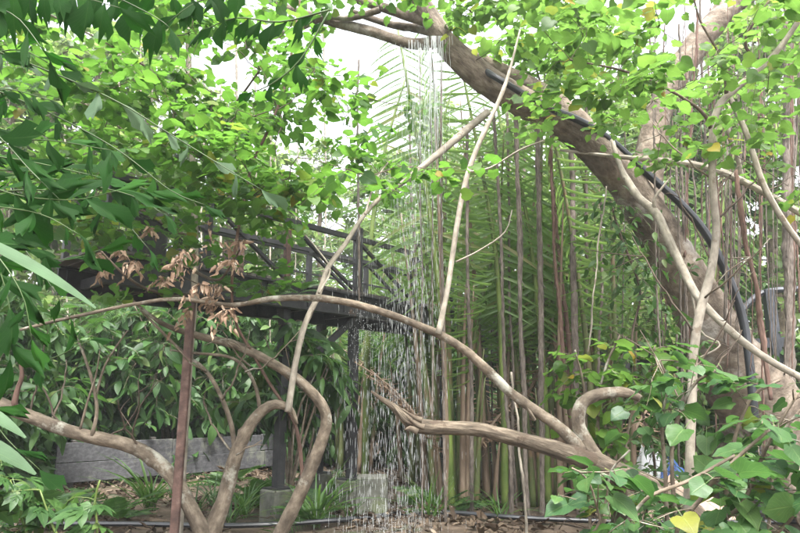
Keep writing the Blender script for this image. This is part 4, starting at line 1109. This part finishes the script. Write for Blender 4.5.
tp = [make_tree('tmp', 10.5, 2.6, 110, .2, T_HEART_S, M['far'], GT), make_tree('tmp', 12.5, 2.8, 115, .23, T_LANCE_W, M['far'], GT, .25, lean=.6), make_tree('tmp', 9.0, 2.4, 105, .2, T_LANCE_W, M['hedge'], GT, .2)]
ts = [(-30, 15, 2, 1.1, 'dark tree behind the fishtail palm at far left'), (60, 17, 0, 1.15, 'pale green tree behind the left end of the bridge'), (140, 18.5, 1, 1.1, 'tall loose tree behind the rust brown post'), (215, 19, 0, 1.0, 'pale green tree behind the dead brown leaves'),
      (275, 22, 2, .9, 'dark tree seen through the bridge railing'), (330, 24, 1, .92, 'short loose tree under the bright gap of sky'), (395, 25, 0, 1.08, 'low pale green tree behind the falling water'), (455, 22, 1, 1.0, 'loose tree behind the slatted palm fronds'),
      (520, 20, 0, 1.0, 'pale green tree above the palm row'), (590, 18, 1, .95, 'tall loose tree behind the leaning limb'), (655, 19, 0, 1.0, 'pale green tree behind the second limb of the leaning tree'), (720, 17, 2, 1.1, 'dark tree behind the root curtain'),
      (790, 16, 0, 1.1, 'pale green tree at the right edge'), (840, 18, 1, 1.2, 'tall loose tree at far right'), (100, 24, 2, 1.3, 'dark tree far behind the left crowns'), (-60, 22, 1, 1.2, 'tall loose tree far out at left'), (690, 25, 1, 1.2, 'tall loose tree far behind the right crowns'), (560, 27, 2, 1.1, 'dark tree farthest behind the palm row'), (440, 30, 0, 1.25, 'pale green tree farthest behind the falling water'), (250, 28, 0, 1.15, 'pale green tree farthest behind the bridge')]
seen = set()
for px, Y, k, s, lab in ts:
    b = P(px, 430, Y); b[2] = -.02
    if k not in seen:
        seen.add(k); o = tp[k]; o.location = tuple(b); o.scale = (s,) * 3; o['label'] = lab; o.rotation_euler = (0, 0, R.uniform(0, 6.28))
    else: copy_tree(tp[k], b, R.uniform(0, 6.28), s, lab)
# far wood that reads as one mass
al = Acc()
n = 11000
an = R.uniform(-.95, .95, n); dist = R.uniform(32, 46, n)
zmax = np.interp(an, [-.9, -.3, -.12, .05, .2, .9], [11, 8, 5, 5, 8, 11])
z = R.rand(n) ** .8 * zmax * (1 + .25 * np.sin(an * 37) + .15 * np.sin(an * 91))
pos = np.stack([np.sin(an) * dist, np.cos(an) * dist, z], -1)
put_leaves(al, T_LANCE_W, pos, R.normal(0, 1, (n, 3)) + [0, 0, -.3], R.normal(0, 1, (n, 3)) + [0, 0, .7], R.uniform(.5, 1.1, n))
for k in range(70):
    t = R.uniform(-.95, .95); dd = R.uniform(33, 45); h = np.interp(t, [-.9, -.3, -.12, .05, .2, .9], [10, 8, 5, 5, 8, 10])
    p0 = np.array([math.sin(t) * dd, math.cos(t) * dd, -.1]); tube(al, [p0, p0 + [R.normal(0, .3), 0, h * .5], p0 + [R.normal(0, .6), 0, h]], [.2, .14, .04], 7, 1, .05, 0, 1)
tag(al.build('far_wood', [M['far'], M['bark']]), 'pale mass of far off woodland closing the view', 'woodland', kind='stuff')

# ================================================================== RIGHT: STEEL WALKWAY, SHEETS, GROUND HOSE
def walkway():
    root = thing('steel_walkway', 'grey steel walkway railing behind the leaning trunk at right', 'walkway', P(765, 400, 10.5) * [1, 1, 0])
    a0, a1 = P(600, 352, 10.8), P(860, 338, 10.2)
    a = Acc(); beam(a, a0, a1, .12, .16); beam(a, a0 - [0, 0, .2], a1 - [0, 0, .2], .05, .05); a.build('beam', M['steel_grey'], root, False)
    t0, t1 = P(762, 292, 10.4), P(860, 286, 10.2)
    a = Acc(); q, _ = path([(730, 334, 8), (742, 312, 8), (755, 297, 8), (770, 291, 8), (800, 289, 8), (860, 287, 8)], 10.4); tube(a, q, .05, 8, .1); a.build('handrail', M['steel_grey'], root)
    for px in (768, 840):
        p0 = P(px, 290, 10.38); a = Acc(); beam(a, p0 * [1, 1, 0], p0, .16, .12, up=(0, 1, 0)); a.build('post', M['steel_grey'], root, False)
    for px in (625,):
        p0 = P(px, 352, 10.75); a = Acc(); beam(a, p0 * [1, 1, 0], p0, .1, .1, up=(0, 1, 0)); a.build('post', M['steel_grey'], root, False)
walkway()

a = Acc(); b0 = P(618, 520, 6.6); b0[2] = -.05; t0 = P(622, 474, 6.6)
tube(a, [b0, (b0 + t0) / 2 + [.02, 0, 0], t0], [.16, .12, .11], 14, .05, .12)
tag(a.build('tree_stump', M['bark_rot'], base=tuple(b0)), 'dark rotten stump propping the broken log', 'stump')
def sheet(name, label, c, w, d, h, mat):
    a = Acc(); n = 16
    u = np.linspace(-1, 1, n); X, Y = np.meshgrid(u, u)
    Z = h * (1 - np.clip(np.maximum(np.abs(X), np.abs(Y)), 0, 1) ** 2.5) * (.7 + .3 * np.sin(X * 5 + Y * 3)) + R.normal(0, h * .07, X.shape)
    v = np.stack([c[0] + X * w / 2 + R.normal(0, .015, X.shape), c[1] + Y * d / 2, np.maximum(.01, Z)], -1).reshape(-1, 3)
    idx = np.arange(n * n).reshape(n, n); f = np.stack([idx[:-1, :-1], idx[:-1, 1:], idx[1:, 1:], idx[1:, :-1]], -1).reshape(-1, 4)
    a.add(v, f, v[:, :2]); tag(a.build(name, mat, base=(c[0], c[1], 0)), label, 'sheet')
c = P(644, 455, 9.3); sheet('plastic_sheet', 'crumpled white plastic sheet lying behind the heart leaved shrub', c, .75, .5, .84, M['tarp_w'])
c = P(668, 455, 9.1); sheet('plastic_sheet', 'small crumpled blue plastic sheet beside the white one', c, .45, .4, .72, M['tarp_b'])
c = P(660, 470, 8.5); sheet('earth_heap', 'low heap of pale pinkish earth in front of the plastic sheets', c, 1.5, .8, .52, M['clay'])
a = Acc()
q = [P(-20, 524, 8.0), P(120, 524, 8), P(240, 528, 7.9), P(330, 520, 8.2), P(430, 508, 8.8), P(520, 514, 8.4), P(640, 518, 8.1), P(740, 518, 8.1), P(850, 516, 8.2)]
for p in q: p[2] = .05
tube(a, q, .03, 8, .1)
tag(a.build('ground_hose', M['hose']), 'black hose lying along the ground at the bottom of the clearing', 'hose')
for (px, Y, w, h, lab) in ((372, 8.9, .42, .5, 'mossy concrete block standing under the falling water'), ):
    b = P(px, 500, Y); a = Acc(); box(a, [b[0], b[1], h / 2 - .05], (w, w, h + .1), None, 0, .02)
    tag(a.build('concrete_block', M['concrete'], None, False, base=(b[0], b[1], 0)), lab, 'block')

for k in range(16):
    px = [20, 52, 84, 100, 118, 140, 150, 205, 222, 236, 255, 268, 300, 322, 62, 8][k]
    hanging_root(px, R.uniform(20, 90), 500, R.choice([2.5, 3.5, 5]), R.uniform(14.2, 16.5), 'pale thin aerial root hanging behind the left crowns', M['bark_pale'], 'pale roots hanging behind the left crowns', R.uniform(-8, 8), 6, .12, 3)
# humid air: far growth fades slightly
a = Acc(); box(a, (0, 22, 8.5), (150, 80, 20), None)
m, nt_, out_ = newmat('humid_air'); pv = N(nt_, 'ShaderNodeVolumePrincipled'); pv.inputs['Color'].default_value = (.9, .95, .95, 1); pv.inputs['Density'].default_value = .0017; pv.inputs['Anisotropy'].default_value = .2
nt_.links.new(pv.outputs[0], out_.inputs['Volume'])
tag(a.build('haze', m, None, False), 'thin humid haze filling the clearing', 'haze', kind='stuff')

# things wholly hidden behind others are left out
for nm in ('hanging_root.040', 'hanging_root.059', 'understorey_shrub.012', 'understorey_shrub.013', 'understorey_shrub.014', 'understorey_shrub.015', 'understorey_shrub.016', 'understorey_shrub.030', 'background_tree.017'):
    o = bpy.data.objects.get(nm)
    if o:
        for ch in list(o.children): bpy.data.objects.remove(ch)
        bpy.data.objects.remove(o)

# ================================================================== LIGHT, CAMERA, RENDER
w = bpy.data.worlds.new('World'); SC.world = w; w.use_nodes = True
nt = w.node_tree; nt.nodes.clear()
SUN_EL, SUN_AZ = math.radians(66), math.radians(165)
sky = nt.nodes.new('ShaderNodeTexSky'); sky.sky_type = 'NISHITA'; sky.sun_disc = False
sky.sun_elevation = SUN_EL; sky.sun_rotation = SUN_AZ; sky.air_density = 1.0; sky.dust_density = 6.0; sky.ozone_density = 1.0
hs_ = nt.nodes.new('ShaderNodeHueSaturation'); hs_.inputs['Saturation'].default_value = .22
bg = nt.nodes.new('ShaderNodeBackground'); bg.inputs['Strength'].default_value = .15
out = nt.nodes.new('ShaderNodeOutputWorld')
nt.links.new(sky.outputs[0], hs_.inputs['Color']); nt.links.new(hs_.outputs[0], bg.inputs[0]); nt.links.new(bg.outputs[0], out.inputs[0])
sun = bpy.data.lights.new('sun', 'SUN'); sun.energy = 1.5; sun.angle = math.radians(14); sun.color = (1, .97, .92)
so = bpy.data.objects.new('sun', sun); C.objects.link(so)
# sky rotation is measured clockwise from +Y
dv = Vector((math.sin(SUN_AZ) * math.cos(SUN_EL), math.cos(SUN_AZ) * math.cos(SUN_EL), math.sin(SUN_EL)))
so.rotation_euler = dv.to_track_quat('Z', 'Y').to_euler(); so.location = (0, 0, 30)

cam = bpy.data.cameras.new('camera'); co = bpy.data.objects.new('camera', cam); C.objects.link(co)
cam.sensor_width = 36; cam.lens = FPX / 800 * 36; cam.clip_end = 4000; cam.clip_start = .05
co.location = (0, 0, CAMZ); co.rotation_euler = (math.pi / 2 + PITCH, 0, 0)
SC.camera = co
vs = SC.view_settings; vs.view_transform = 'Standard'; vs.look = 'None'; vs.gamma = 1; vs.use_curve_mapping = False; vs.exposure = 2.42
SC.cycles.max_bounces = 8; SC.cycles.diffuse_bounces = 4; SC.cycles.transmission_bounces = 6; SC.cycles.transparent_max_bounces = 8; SC.cycles.glossy_bounces = 2
SC.cycles.use_denoising = True
